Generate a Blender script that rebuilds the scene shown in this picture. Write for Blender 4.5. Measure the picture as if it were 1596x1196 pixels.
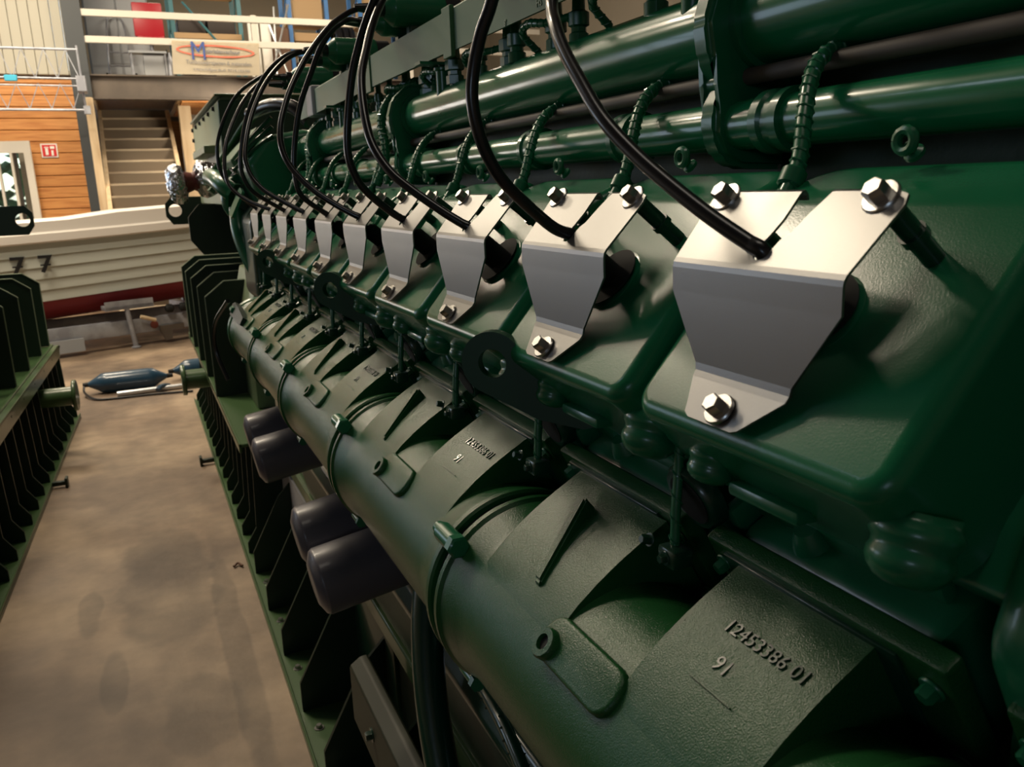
import bpy, bmesh, math, random
from mathutils import Vector, Matrix
random.seed(4)
for o in list(bpy.data.objects): bpy.data.objects.remove(o)
SC = bpy.context.scene; COL = SC.collection
H = 1.65                      # eye height above the floor
S = 0.25                      # cylinder pitch along the engine
# ------------------------------------------------------------------ camera
cam_d = bpy.data.cameras.new('camera'); cam = bpy.data.objects.new('camera', cam_d); COL.objects.link(cam)
cam_d.sensor_width = 36; cam_d.lens = 29.16; cam_d.clip_start = 0.02; cam_d.clip_end = 300
ex = Vector((0.91074314, -0.41151073, -0.03472546))     # camera right in world
ey = Vector((0.1266077, 0.19818577, 0.97195313))        # camera up
ez = Vector((-0.39308705, -0.88959615, 0.23259676))     # camera back
R = Matrix((ex, ey, ez)).transposed().to_4x4()
cam.matrix_world = Matrix.Translation((0, 0, H)) @ R
SC.camera = cam
cam_d.dof.use_dof = True; cam_d.dof.focus_distance = 0.95; cam_d.dof.aperture_fstop = 15
# ------------------------------------------------------------------ view, world
SC.view_settings.view_transform = 'Standard'; SC.view_settings.look = 'None'
SC.view_settings.gamma = 1; SC.view_settings.use_curve_mapping = False
SC.view_settings.exposure = 0.0
W = bpy.data.worlds.new('hall_world'); SC.world = W; W.use_nodes = True
nt = W.node_tree; nt.nodes.clear()
bg = nt.nodes.new('ShaderNodeBackground'); wo = nt.nodes.new('ShaderNodeOutputWorld')
sky = nt.nodes.new('ShaderNodeTexSky'); sky.sky_type = 'NISHITA'; sky.sun_elevation = math.radians(35); sky.sun_rotation = math.radians(200); sky.sun_disc = False
nt.links.new(sky.outputs[0], bg.inputs[0]); nt.links.new(bg.outputs[0], wo.inputs[0]); bg.inputs[1].default_value = 0.35

def area(name, loc, target, size, energy, col, sy=None):
    l = bpy.data.lights.new(name, 'AREA'); l.energy = energy; l.color = col; l.size = size
    if sy: l.shape = 'RECTANGLE'; l.size_y = sy
    o = bpy.data.objects.new(name, l); COL.objects.link(o); o.location = loc
    d = Vector(target) - Vector(loc); o.rotation_euler = d.to_track_quat('-Z', 'Y').to_euler()
    return o
WARM = (1.0, 0.85, 0.64); COOL = (0.72, 0.84, 1.0)
# high-bay lamps under the roof, plus an added fill for the boat
area('bay_or_fill_lamp', (-.8, 5.75, 6.2), (-.3, 5.0, 0), 1.2, 180, WARM, 0.7)
area('skylight', (-4.6, 5.8, 6.5), (0, 1.5, 1.2), 1.3, 20, (.70, .83, 1.0), 1.0)
area('rear_window', (-4.5, -4.2, 2.6), (.4, .8, 1.2), 1.6, 18, (.60, .78, 1.0), 1.0)
area('bay_or_fill_lamp', (-1.2, 11.5, 6.2), (-0.5, 12.5, 0), 2.2, 350, WARM, 0.8)
area('bay_or_fill_lamp', (-2.0, 7.6, 6.2), (-.6, 10.2, .4), 1.2, 220, WARM, 0.6)  # added fill aimed at the boat to brighten its hull, not a hall fitting
area('bay_or_fill_lamp', (3.5, 12.5, 6.3), (3, 14, 0), 2.2, 210, WARM, 0.8)
area('bay_or_fill_lamp', (-4.5, 9.5, 6.2), (-4, 10, 0), 2.2, 110, WARM, 0.8)
area('bay_or_fill_lamp', (0.2, 0.0, 6.0), (0.6, 0.4, 0), 1.6, 20, (1, .90, .76), 1.2)
area('loft_lamp', (2.0, 17.5, 5.9), (2.0, 17.6, 0), 3.0, 95, WARM, 0.8)
area('stair_lamp', (2.0, 14.3, 3.0), (0.6, 15.6, 1.0), 0.6, 45, WARM, 0.3)
# daylight through the big side door on the left, and through the glazed doors left of the frame
area('door_daylight', (-7.4, 9.5, 2.2), (0, 2.5, 1.4), 4.0, 95, (.58, .77, 1.0), 2.4)
area('glazed_door_daylight', (-4.9, 14.7, 1.6), (0, 2.0, 1.2), 2.2, 130, (1, .95, .86), 2.2)

# ------------------------------------------------------------------ materials
def mat(name, col, rough=0.5, metal=0.0, coat=0.0, bump=None, var=None, spec=None, emit=None, trans=0, aniso=None):
    m = bpy.data.materials.new(name); m.use_nodes = True; t = m.node_tree; b = t.nodes['Principled BSDF']
    b.inputs['Base Color'].default_value = (*col, 1); b.inputs['Roughness'].default_value = rough
    b.inputs['Metallic'].default_value = metal; b.inputs['Coat Weight'].default_value = coat
    b.inputs['Coat Roughness'].default_value = 0.08
    if spec is not None: b.inputs['Specular IOR Level'].default_value = spec
    if trans: b.inputs['Transmission Weight'].default_value = trans
    tc = t.nodes.new('ShaderNodeTexCoord')
    if var:      # (scale, second colour, lo, hi[, stretch])
        n = t.nodes.new('ShaderNodeTexNoise'); n.inputs['Scale'].default_value = var[0]; n.inputs['Detail'].default_value = 6
        r = t.nodes.new('ShaderNodeValToRGB'); r.color_ramp.elements[0].color = (*col, 1); r.color_ramp.elements[1].color = (*var[1], 1)
        r.color_ramp.elements[0].position = var[2]; r.color_ramp.elements[1].position = var[3]
        src = tc.outputs['Object']
        if len(var) > 4:
            mp = t.nodes.new('ShaderNodeMapping'); mp.inputs['Scale'].default_value = var[4]; t.links.new(src, mp.inputs[0]); src = mp.outputs[0]
        t.links.new(src, n.inputs['Vector']); t.links.new(n.outputs[0], r.inputs[0]); t.links.new(r.outputs[0], b.inputs['Base Color'])
    if bump:     # (scale, strength, distance)
        n2 = t.nodes.new('ShaderNodeTexNoise'); n2.inputs['Scale'].default_value = bump[0]; n2.inputs['Detail'].default_value = 3
        bp = t.nodes.new('ShaderNodeBump'); bp.inputs['Strength'].default_value = bump[1]; bp.inputs['Distance'].default_value = bump[2]
        t.links.new(tc.outputs['Object'], n2.inputs['Vector']); t.links.new(n2.outputs[0], bp.inputs['Height']); t.links.new(bp.outputs[0], b.inputs['Normal'])
    if emit:
        b.inputs['Emission Color'].default_value = (*emit[0], 1); b.inputs['Emission Strength'].default_value = emit[1]
    return m
G = (0.010, 0.085, 0.038)
M = {}
M['green'] = mat('green_gloss_paint', (0.010, 0.140, 0.060), 0.32, coat=0.25, bump=(60, 0.12, 0.002))
M['cover'] = mat('green_cover_paint', (0.009, 0.140, 0.058), 0.24, coat=0.0, spec=.40, bump=(700, 0.16, 0.0005))
M['cast'] = mat('green_cast_paint', (0.014, 0.085, 0.024), 0.20, coat=0.0, spec=.42, bump=(900, 0.60, 0.0008))
M['pipe'] = mat('green_pipe_paint', (0.007, 0.170, 0.066), 0.24, coat=0.25, bump=(9, 0.10, 0.006))
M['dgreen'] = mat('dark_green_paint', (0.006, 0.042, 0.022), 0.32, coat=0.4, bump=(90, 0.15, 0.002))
M['lgreen'] = mat('pale_green_panel', (0.055, 0.155, 0.066), 0.48, coat=0.05, bump=(30, 0.1, 0.002))
M['skid'] = mat('frame_green_paint', (0.045, 0.095, 0.032), 0.36, coat=0.3, bump=(40, 0.12, 0.002))
M['eye'] = mat('lifting_eye_paint', (0.006, 0.050, 0.024), 0.42)
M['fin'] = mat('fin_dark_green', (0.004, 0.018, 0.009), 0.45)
M['olive'] = mat('olive_green_panel', (0.15, 0.20, 0.11), 0.45)
M['alu'] = mat('brushed_aluminium', (0.275, 0.27, 0.262), 0.36, metal=0.9, bump=(700, 0.08, 0.0004))
M['edge'] = mat('pale_plate_edge', (0.30, 0.36, 0.26), 0.4, metal=0.3)
M['bolt'] = mat('zinc_bolt', (0.55, 0.54, 0.52), 0.28, metal=1.0, bump=(300, 0.15, 0.0005))
M['rubber'] = mat('black_cable_rubber', (0.008, 0.008, 0.010), 0.32, coat=0.3)
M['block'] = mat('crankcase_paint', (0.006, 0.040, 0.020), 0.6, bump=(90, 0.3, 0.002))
M['black'] = mat('black_gap', (0.003, 0.004, 0.004), 0.7)
M['grey'] = mat('dark_grey_filter', (0.105, 0.100, 0.118), 0.36, coat=0.15)
M['foil'] = mat('silver_foil', (0.75, 0.76, 0.80), 0.16, metal=1.0, bump=(38, 1.0, 0.02))
M['rust'] = mat('red_brown_band', (0.16, 0.035, 0.025), 0.45)
M['floor'] = mat('concrete', (0.33, 0.245, 0.165), 0.62, bump=(14, 0.25, 0.01))
M['white'] = mat('white_paint', (0.64, 0.60, 0.53), 0.5)
M['cream'] = mat('cream_panel', (0.44, 0.42, 0.35), 0.6)
M['steel'] = mat('dark_steel_column', (0.045, 0.052, 0.058), 0.55)
M['dim'] = mat('dull_olive_steel', (0.030, 0.036, 0.018), 0.55)
M['beam'] = mat('brown_steel_beam', (0.085, 0.068, 0.055), 0.6, var=(3, (0.12, 0.095, 0.075), 0.4, 0.7))
M['wood'] = mat('orange_pine_board', (0.62, 0.28, 0.085), 0.5, var=(2.2, (0.46, 0.17, 0.045), 0.42, 0.68, (1, 1, 14)))
M['riser'] = mat('brown_riser_wood', (0.12, 0.09, 0.06), 0.7)
M['tread'] = mat('worn_grey_wood', (0.42, 0.34, 0.24), 0.7, var=(3, (0.26, 0.20, 0.14), 0.4, 0.7, (1, 6, 6)))
M['pale_wood'] = mat('pale_pine', (0.66, 0.52, 0.34), 0.6, var=(2, (0.55, 0.40, 0.24), 0.4, 0.7, (6, 6, 1)))
M['hull'] = mat('grey_white_gelcoat', (0.56, 0.59, 0.54), 0.35, coat=0.2)
M['gun'] = mat('white_gelcoat', (0.85, 0.80, 0.74), 0.3, coat=0.3)
M['red'] = mat('dark_red_antifouling', (0.20, 0.012, 0.016), 0.5)
M['galv'] = mat('galvanised_steel', (0.40, 0.42, 0.47), 0.5, metal=0.4, var=(6, (0.28, 0.29, 0.33), 0.4, 0.6))
M['navy'] = mat('navy_fender_vinyl', (0.018, 0.055, 0.10), 0.32, coat=0.3)
M['pole'] = mat('aluminium_pole', (0.75, 0.77, 0.8), 0.3, metal=0.8)
M['seat'] = mat('red_chair_shell', (0.40, 0.010, 0.022), 0.4)
M['blue'] = mat('blue_rack_steel', (0.04, 0.18, 0.48), 0.45)
M['teal'] = mat('teal_rack_steel', (0.06, 0.20, 0.24), 0.45)
M['signred'] = mat('sign_red', (0.62, 0.02, 0.02), 0.4)
M['signwhite'] = mat('sign_white', (0.85, 0.83, 0.78), 0.5)
M['banner'] = mat('cream_banner', (0.78, 0.70, 0.55), 0.6)
M['ink'] = mat('banner_ink_blue', (0.05, 0.10, 0.32), 0.6)
M['inkgrey'] = mat('banner_ink_grey', (0.22, 0.22, 0.24), 0.6)
M['inkred'] = mat('banner_ink_red', (0.62, 0.16, 0.10), 0.6)
M['blacklet'] = mat('black_lettering', (0.01, 0.01, 0.012), 0.5)
M['card'] = mat('cardboard', (0.48, 0.32, 0.17), 0.7)
M['dark'] = mat('dark_goods', (0.035, 0.025, 0.022), 0.6)
M['goods'] = mat('brown_goods', (0.14, 0.07, 0.04), 0.6)
M['cab'] = mat('light_grey_cabinet', (0.36, 0.38, 0.41), 0.5)
M['tag'] = mat('cyan_tag', (0.05, 0.42, 0.62), 0.4)
M['grass'] = mat('hedge_green', (0.10, 0.22, 0.06), 0.8, var=(4, (0.03, 0.09, 0.02), 0.4, 0.6))
M['snow'] = mat('pale_yard', (0.72, 0.76, 0.78), 0.8)
M['roof'] = mat('roof_sheet', (0.13, 0.11, 0.09), 0.8)
M['plaster'] = mat('plaster_wall', (0.32, 0.28, 0.22), 0.8)
M['glass'] = mat('window_glass', (0.95, 1, 1), 0.02, trans=1.0)
M['label'] = mat('white_nameplate', (0.40, 0.40, 0.42), 0.5)
# concrete floor: stains and worn patches
STAINS = [(-.05, 3.75, .20, .62, .70, .25), (-.36, 3.55, .05, .22, .72, .3), (-.26, 2.95, .045, .22, .72, .3), (.16, 3.0, .05, 1.1, .70, .35), (.02, 2.65, .13, .22, .74, .3), (-.30, 5.9, .30, .35, .84, .4), (-.45, 9.0, .5, .5, .75, .5)]
def floor_nodes():
    t = M['floor'].node_tree; b = t.nodes['Principled BSDF']; tc = t.nodes.new('ShaderNodeTexCoord')
    def noise(sc, det, lo, hi, c0, c1, st=None):
        n = t.nodes.new('ShaderNodeTexNoise'); n.inputs['Scale'].default_value = sc; n.inputs['Detail'].default_value = det
        r = t.nodes.new('ShaderNodeValToRGB'); r.color_ramp.elements[0].position = lo; r.color_ramp.elements[1].position = hi
        r.color_ramp.elements[0].color = (*c0, 1); r.color_ramp.elements[1].color = (*c1, 1)
        src = tc.outputs['Object']
        if st:
            mp = t.nodes.new('ShaderNodeMapping'); mp.inputs['Scale'].default_value = st; mp.inputs['Location'].default_value = (3.1, 1.7, 0); t.links.new(src, mp.inputs[0]); src = mp.outputs[0]
        t.links.new(src, n.inputs['Vector']); t.links.new(n.outputs[0], r.inputs[0]); return r.outputs[0]
    a = noise(1.1, 8, 0.40, 0.62, (0.155, 0.108, 0.072), (0.34, 0.25, 0.165))
    c = noise(1.3, 3, 0.50, 0.64, (1, 1, 1), (0.68, 0.64, 0.62), (1, 0.6, 1))
    d = noise(9, 6, 0.35, 0.7, (0.82, 0.82, 0.82), (1.1, 1.1, 1.1))
    # stains that belong to the slab: (x, y, radius x, radius y, darkness)
    sep = t.nodes.new('ShaderNodeSeparateXYZ'); t.links.new(tc.outputs['Object'], sep.inputs[0])
    wob = t.nodes.new('ShaderNodeTexNoise'); wob.inputs['Scale'].default_value = 3.5; wob.inputs['Detail'].default_value = 5; t.links.new(tc.outputs['Object'], wob.inputs['Vector'])
    def mth(op, a_, b_=None, c_=None):
        n = t.nodes.new('ShaderNodeMath'); n.operation = op
        for k_, v_ in enumerate((a_, b_, c_)):
            if v_ is None: continue
            if isinstance(v_, (int, float)): n.inputs[k_].default_value = v_
            else: t.links.new(v_, n.inputs[k_])
        return n.outputs[0]
    tot = 1.0
    for sx, sy, rx, ry, dk, sh in STAINS:
        dx = mth('DIVIDE', mth('SUBTRACT', sep.outputs[0], sx), rx); dy = mth('DIVIDE', mth('SUBTRACT', sep.outputs[1], sy), ry)
        q = mth('ADD', mth('ADD', mth('MULTIPLY', dx, dx), mth('MULTIPLY', dy, dy)), mth('MULTIPLY', mth('SUBTRACT', wob.outputs[0], .5), 2.2))
        mr = t.nodes.new('ShaderNodeMapRange'); mr.interpolation_type = 'SMOOTHSTEP'; t.links.new(q, mr.inputs[0])
        mr.inputs[1].default_value = 1 - sh; mr.inputs[2].default_value = 1 + sh; mr.inputs[3].default_value = dk; mr.inputs[4].default_value = 1
        tot = mth('MULTIPLY', mr.outputs[0], tot)
    comb = t.nodes.new('ShaderNodeCombineXYZ')
    for k_ in range(3): t.links.new(tot, comb.inputs[k_])
    m3 = t.nodes.new('ShaderNodeMixRGB'); m3.blend_type = 'MULTIPLY'; m3.inputs[0].default_value = 1
    m1 = t.nodes.new('ShaderNodeMixRGB'); m1.blend_type = 'MULTIPLY'; m1.inputs[0].default_value = 1
    m2 = t.nodes.new('ShaderNodeMixRGB'); m2.blend_type = 'MULTIPLY'; m2.inputs[0].default_value = 1
    t.links.new(a, m1.inputs[1]); t.links.new(c, m1.inputs[2]); t.links.new(m1.outputs[0], m2.inputs[1]); t.links.new(d, m2.inputs[2])
    t.links.new(m2.outputs[0], m3.inputs[1]); t.links.new(comb.outputs[0], m3.inputs[2]); t.links.new(m3.outputs[0], b.inputs['Base Color'])
floor_nodes()

# ------------------------------------------------------------------ helpers
def C(x, y, z): return Vector((x, y, z + H))        # z given relative to eye height
def tag(o, label=None, cat=None, group=None, kind=None):
    if label: o['label'] = label
    if cat: o['category'] = cat
    if group: o['group'] = group
    if kind: o['kind'] = kind
    return o
def thing(name, label, cat, loc=(0, 0, 0), rz=0, group=None):
    o = bpy.data.objects.new(name, None); COL.objects.link(o); o.location = loc; o.rotation_euler = (0, 0, rz); o.empty_display_size = .1
    return tag(o, label, cat, group)
def mw(o):
    m = Matrix.Translation(o.location) @ o.rotation_euler.to_matrix().to_4x4()
    return (mw(o.parent) @ o.matrix_parent_inverse @ m) if o.parent else m
def obj(name, bm, m, parent=None, smooth=40, local=False, wn=False, label=None):
    """mesh vertices in world space (local=True: in the parent's space)"""
    me = bpy.data.meshes.new(name)
    bmesh.ops.recalc_face_normals(bm, faces=bm.faces[:]) if not getattr(bm, 'keepn', False) else None
    bm.to_mesh(me); bm.free()
    for k in (m if isinstance(m, (list, tuple)) else [m]): me.materials.append(M[k])
    if smooth:
        for p in me.polygons: p.use_smooth = True
        me.set_sharp_from_angle(angle=math.radians(smooth))
    o = bpy.data.objects.new(name, me); COL.objects.link(o)
    if parent:
        o.parent = parent
        if not local: o.matrix_parent_inverse = mw(parent).inverted()
    if wn: w_n = o.modifiers.new('weighted', 'WEIGHTED_NORMAL'); w_n.keep_sharp = True; w_n.weight = 80
    if label: o['label'] = label
    return o
def dup(o, off, parent=None):
    """copy one part with its sub-parts, shifted by off"""
    c = o.copy(); COL.objects.link(c); c.location = Vector(o.location) + Vector(off)
    for ch in list(o.children):
        d = ch.copy(); COL.objects.link(d); d.parent = c; d.matrix_parent_inverse = ch.matrix_parent_inverse.copy()
    return c
def nb(): return bmesh.new()
def quad_strip(bm, A, B, closed=True):
    n = len(A)
    for i in range(n if closed else n - 1):
        j = (i + 1) % n
        bm.faces.new((A[i], A[j], B[j], B[i]))
def box(bm, x0, x1, y0, y1, z0, z1, bev=0, seg=2, F=None):
    """axis-aligned box; F maps a point to space"""
    F = F or (lambda p: Vector(p))
    vs = [bm.verts.new(F((x, y, z))) for z in (z0, z1) for x, y in ((x0, y0), (x1, y0), (x1, y1), (x0, y1))]
    fs = [bm.faces.new([vs[i] for i in q]) for q in ((3, 2, 1, 0), (4, 5, 6, 7), (0, 1, 5, 4), (1, 2, 6, 5), (2, 3, 7, 6), (3, 0, 4, 7))]
    if bev:
        es = list({e for f in fs for e in f.edges})
        bmesh.ops.bevel(bm, geom=es, offset=bev, segments=seg, affect='EDGES', profile=0.5)
    return bm
CF = lambda p: C(*p)
def prism(bm, prof, y0, y1, bev=0, seg=3, F=None):
    """profile in (x,z), extruded along y"""
    F = F or CF
    A = [bm.verts.new(F((x, y0, z))) for x, z in prof]; B = [bm.verts.new(F((x, y1, z))) for x, z in prof]
    fs = [bm.faces.new(A), bm.faces.new(B[::-1])]; n = len(prof)
    for i in range(n): fs.append(bm.faces.new((A[i], B[i], B[(i + 1) % n], A[(i + 1) % n])))
    if bev:
        es = list({e for f in fs for e in f.edges})
        bmesh.ops.bevel(bm, geom=es, offset=bev, segments=seg, affect='EDGES', profile=0.5, clamp_overlap=True)
    return bm
def frame(d):
    d = Vector(d).normalized(); up = Vector((0, 0, 1)) if abs(d.z) < .9 else Vector((1, 0, 0))
    a = d.cross(up).normalized(); b = a.cross(d).normalized(); return d, a, b
def lathe(bm, O, d, prof, n=24, cap=True):
    """prof = [(s along d, radius)]"""
    O = Vector(O); d, a, b = frame(d); rings = []
    for s, r in prof:
        rings.append([bm.verts.new(O + d * s + (a * math.cos(t) + b * math.sin(t)) * max(r, 1e-5)) for t in [2 * math.pi * i / n for i in range(n)]])
    for A, B in zip(rings, rings[1:]): quad_strip(bm, A, B)
    if cap: bm.faces.new(rings[0]); bm.faces.new(rings[-1][::-1])
    return bm
def smooth_path(pts, k=6):
    P = [Vector(p) for p in pts]
    if len(P) < 3: return P
    P = [2 * P[0] - P[1]] + P + [2 * P[-1] - P[-2]]; out = []
    for i in range(1, len(P) - 2):
        for j in range(k):
            t = j / k; p0, p1, p2, p3 = P[i - 1:i + 3]
            out.append(0.5 * ((2 * p1) + (p2 - p0) * t + (2 * p0 - 5 * p1 + 4 * p2 - p3) * t * t + (3 * p1 - p0 - 3 * p2 + p3) * t ** 3))
    out.append(P[-2]); return out
def tube(bm, pts, r, n=10, k=6, rf=None, cap=True):
    P = smooth_path(pts, k) if k > 1 else [Vector(p) for p in pts]
    t0 = (P[1] - P[0]).normalized(); _, a, b = frame(t0); prev = t0; rings = []
    for i, p in enumerate(P):
        t = ((P[min(i + 1, len(P) - 1)] - P[max(i - 1, 0)])).normalized()
        q = prev.rotation_difference(t); a = q @ a; b = q @ b; prev = t
        rr = r * (rf(i / (len(P) - 1)) if rf else 1)
        rings.append([bm.verts.new(p + (a * math.cos(s) + b * math.sin(s)) * rr) for s in [2 * math.pi * j / n for j in range(n)]])
    for A, B in zip(rings, rings[1:]): quad_strip(bm, A, B)
    if cap: bm.faces.new(rings[0]); bm.faces.new(rings[-1][::-1])
    return bm
def braided(bm, pts, r, pitch=.011):
    """hose with a spiral wrap around it"""
    tube(bm, pts, r, 10, 8)
    P = smooth_path(pts, 24); _, a, b = frame(P[1] - P[0]); prev = (P[1] - P[0]).normalized(); L = 0; path = []
    for i, p in enumerate(P):
        t = (P[min(i + 1, len(P) - 1)] - P[max(i - 1, 0)]).normalized(); q = prev.rotation_difference(t); a = q @ a; b = q @ b; prev = t
        if i: L += (p - P[i - 1]).length
        an = 2 * math.pi * L / pitch; path.append(p + (a * math.cos(an) + b * math.sin(an)) * r * 1.02)
    tube(bm, path, r * .22, 5, 1)
    return bm
def hexbolt(bm, P, n, r=.0070, h=.0085, wr=.0112, wh=.0022):
    lathe(bm, P, n, [(0, wr), (wh * .6, wr), (wh, wr * .93), (wh, r * 1.1)], 20, True)
    d, a, b = frame(n)
    A = [[bm.verts.new(Vector(P) + d * s + (a * math.cos(t) + b * math.sin(t)) * rr) for t in [math.pi / 3 * i + .3 for i in range(6)]] for s, rr in ((wh * .8, r), (wh + h * .82, r), (wh + h, r * .82))]
    quad_strip(bm, A[0], A[1]); quad_strip(bm, A[1], A[2]); bm.faces.new(A[2][::-1]); bm.faces.new(A[0])
    return bm
def plate(bm, O, u, v, outline, th, hole=None, bev=0):
    """flat plate: outline [(a,b)], thickness along u x v, optional round hole (ca,cb,r)"""
    O = Vector(O); u = Vector(u).normalized(); v = Vector(v).normalized(); n = u.cross(v).normalized()
    P = lambda a, b, c: O + u * a + v * b + n * c
    m = len(outline)
    if hole:
        ca, cb, hr = hole; K = 32
        # resample the outline by angle about the hole centre
        def hit(t):
            dx, dy = math.cos(t), math.sin(t); best = None
            for i in range(m):
                (x1, y1), (x2, y2) = outline[i], outline[(i + 1) % m]; ex_, ey_ = x2 - x1, y2 - y1
                den = dx * ey_ - dy * ex_
                if abs(den) < 1e-12: continue
                s = ((x1 - ca) * ey_ - (y1 - cb) * ex_) / den; w = ((x1 - ca) * dy - (y1 - cb) * dx) / den
                if s > 0 and -1e-6 <= w <= 1 + 1e-6 and (best is None or s > best): best = s
            return (ca + dx * best, cb + dy * best)
        ang = sorted([2 * math.pi * i / K for i in range(K)] + [math.atan2(y - cb, x - ca) % (2 * math.pi) for x, y in outline])
        out = [hit(t) for t in ang]; inn = [(ca + hr * math.cos(t), cb + hr * math.sin(t)) for t in ang]
        r = [[bm.verts.new(P(a, b, c)) for a, b in q] for q, c in ((out, 0), (out, th), (inn, th), (inn, 0))]
        for i in range(4): quad_strip(bm, r[i], r[(i + 1) % 4])
    else:
        A = [bm.verts.new(P(a, b, 0)) for a, b in outline]; B = [bm.verts.new(P(a, b, th)) for a, b in outline]
        fs = [bm.faces.new(A[::-1]), bm.faces.new(B)]
        for i in range(m): fs.append(bm.faces.new((A[i], A[(i + 1) % m], B[(i + 1) % m], B[i])))
        if bev: bmesh.ops.bevel(bm, geom=list({e for f in fs for e in f.edges}), offset=bev, segments=2, affect='EDGES')
    return bm
def rrect(w, h, r, n=4, cx=0, cy=0):
    out = []
    for sx, sy, a0 in ((1, 1, 0), (-1, 1, 90), (-1, -1, 180), (1, -1, 270)):
        for i in range(n + 1):
            t = math.radians(a0 + 90 * i / n); out.append((cx + sx * (w / 2 - r) + r * math.cos(t), cy + sy * (h / 2 - r) + r * math.sin(t)))
    return out
def pillow(bm, O, u, v, outline, depth, er, seg=3, back=True):
    """raised pad with rounded rim: outline in (u,v), rising along u x v"""
    O = Vector(O); u = Vector(u).normalized(); v = Vector(v).normalized(); n = u.cross(v).normalized()
    m = len(outline); nrm = []
    for i in range(m):
        (x0, y0), (x1, y1) = outline[i - 1], outline[(i + 1) % m]; t = Vector((x1 - x0, y1 - y0)).normalized(); nrm.append((t.y, -t.x))
    rings = [(0, 0)] + [(er * (1 - math.cos(a)), depth - er + er * math.sin(a)) for a in [math.pi / 2 * i / seg for i in range(seg + 1)]]
    V = [[bm.verts.new(O + u * (a - nx * ins) + v * (b - ny * ins) + n * hh) for (a, b), (nx, ny) in zip(outline, nrm)] for ins, hh in rings]
    for A, B in zip(V, V[1:]): quad_strip(bm, A, B)
    bm.faces.new(V[-1]); bm.faces.new(V[0][::-1]); return bm
def text(s, size, O, right, up, depth, m, parent=None, name='lettering', bold=False, label=None, align='CENTER', tw=1.0):
    cu = bpy.data.curves.new('tmp', 'FONT'); cu.body = s; cu.size = size; cu.extrude = depth; cu.align_x = align; cu.align_y = 'CENTER'; cu.resolution_u = 2
    if bold: cu.offset = size * .02
    t = bpy.data.objects.new('tmp', cu); COL.objects.link(t); bpy.context.view_layer.update()
    me = bpy.data.meshes.new_from_object(t.evaluated_get(bpy.context.evaluated_depsgraph_get())); bpy.data.objects.remove(t)
    r = Vector(right).normalized(); n = r.cross(Vector(up)).normalized(); u = n.cross(r)
    T = Matrix((r * tw, u, n)).transposed().to_4x4(); T.translation = Vector(O); me.transform(T)
    me.materials.clear(); me.materials.append(M[m])
    o = bpy.data.objects.new(name, me); COL.objects.link(o)
    if parent: o.parent = parent; o.matrix_parent_inverse = mw(parent).inverted()
    if label: o['label'] = label
    return o

# ================================================================== the hall
def struct(name, bm, m, parent=None, label=None, **k):
    o = obj(name, bm, m, parent, smooth=0, label=label, **k)
    if not parent: o['kind'] = 'structure'
    return o
b = nb(); box(b, -8, 9, -5, 21, -.1, 0); struct('floor', b, 'floor')
b = nb(); box(b, -8.2, 9.2, -5.2, 21.2, 6.8, 6.95); struct('ceiling', b, 'roof')
b = nb(); box(b, -8.15, -8, -5, 21, 0, 6.8); struct('wall_left', b, 'plaster')
b = nb(); box(b, 9, 9.15, -5, 21, 0, 6.8); struct('wall_right', b, 'plaster')
b = nb(); box(b, -8, 9, -5.15, -5, 0, 6.8); struct('wall_front', b, 'plaster')
b = nb(); box(b, -.5, 9, 21, 21.15, 0, 6.8); struct('wall_back', b, 'plaster')
# gable wall of the little wooden house left of the stair: boards are parts
wall = nb(); box(wall, -8, -2.9, 15.12, 15.2, 0, 3.6); box(wall, -1.45, -.5, 15.12, 15.2, 0, 3.6); box(wall, -2.9, -1.45, 15.12, 15.2, 2.52, 3.6)
wl = struct('wall_gable', wall, 'plaster')
z = 0.0; i = 0
while z < 3.4:
    hb = .17
    segs = [(-8, -.5)] if z > 2.5 else [(-8, -2.95), (-1.30, -.5)]
    for x0, x1 in segs:
        b = nb(); box(b, x0, x1, 15.05 + random.uniform(-.004, .004), 15.12, z + .004, min(z + hb, 3.46) - .004, .008, 1)
        struct('board', b, 'wood', wl)
    z += hb
# cream vertical panelling above
x = -8.0
while x < -.56:
    x1 = min(x + .14, -.52)
    if x > -3.2 or True:
        b = nb(); box(b, x + .003, x1 - .003, 14.98, 15.1, 3.52, 6.7, .006, 1); struct('panel', b, 'cream', wl)
    x += .14
b = nb(); box(b, -.56, -.30, 14.85, 15.15, 0, 6.8); struct('trim_1', b, 'steel')
# mezzanine: steel beam, deck, joists
b = nb(); box(b, -.34, 9, 14.9, 15.1, 3.17, 3.19); box(b, -.34, 9, 14.98, 15.02, 3.19, 3.51); box(b, -.34, 9, 14.9, 15.1, 3.51, 3.53); struct('trim_2', b, 'beam')
b = nb(); box(b, -.34, 9, 15.1, 21, 3.44, 3.53); box(b,-.34,-.3,15.1,21,3.17,3.53); struct('mezzanine_deck', b, 'pale_wood')
b = nb()
ceilw = obj('ceiling_boards', nb(), 'wood')
bpy.data.objects.remove(ceilw)
dk = nb(); box(dk, .95, 6, 15.15, 18.5, 3.20, 3.24); ds = struct('ceiling_soffit', dk, 'pale_wood')
for i in range(9):
    b = nb(); box(b, 1.0 , 5, 15.3 + i * .3, 15.3 + i * .3 + .24, 3.16, 3.2, .008, 1); struct('board', b, 'wood', ds)
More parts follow.
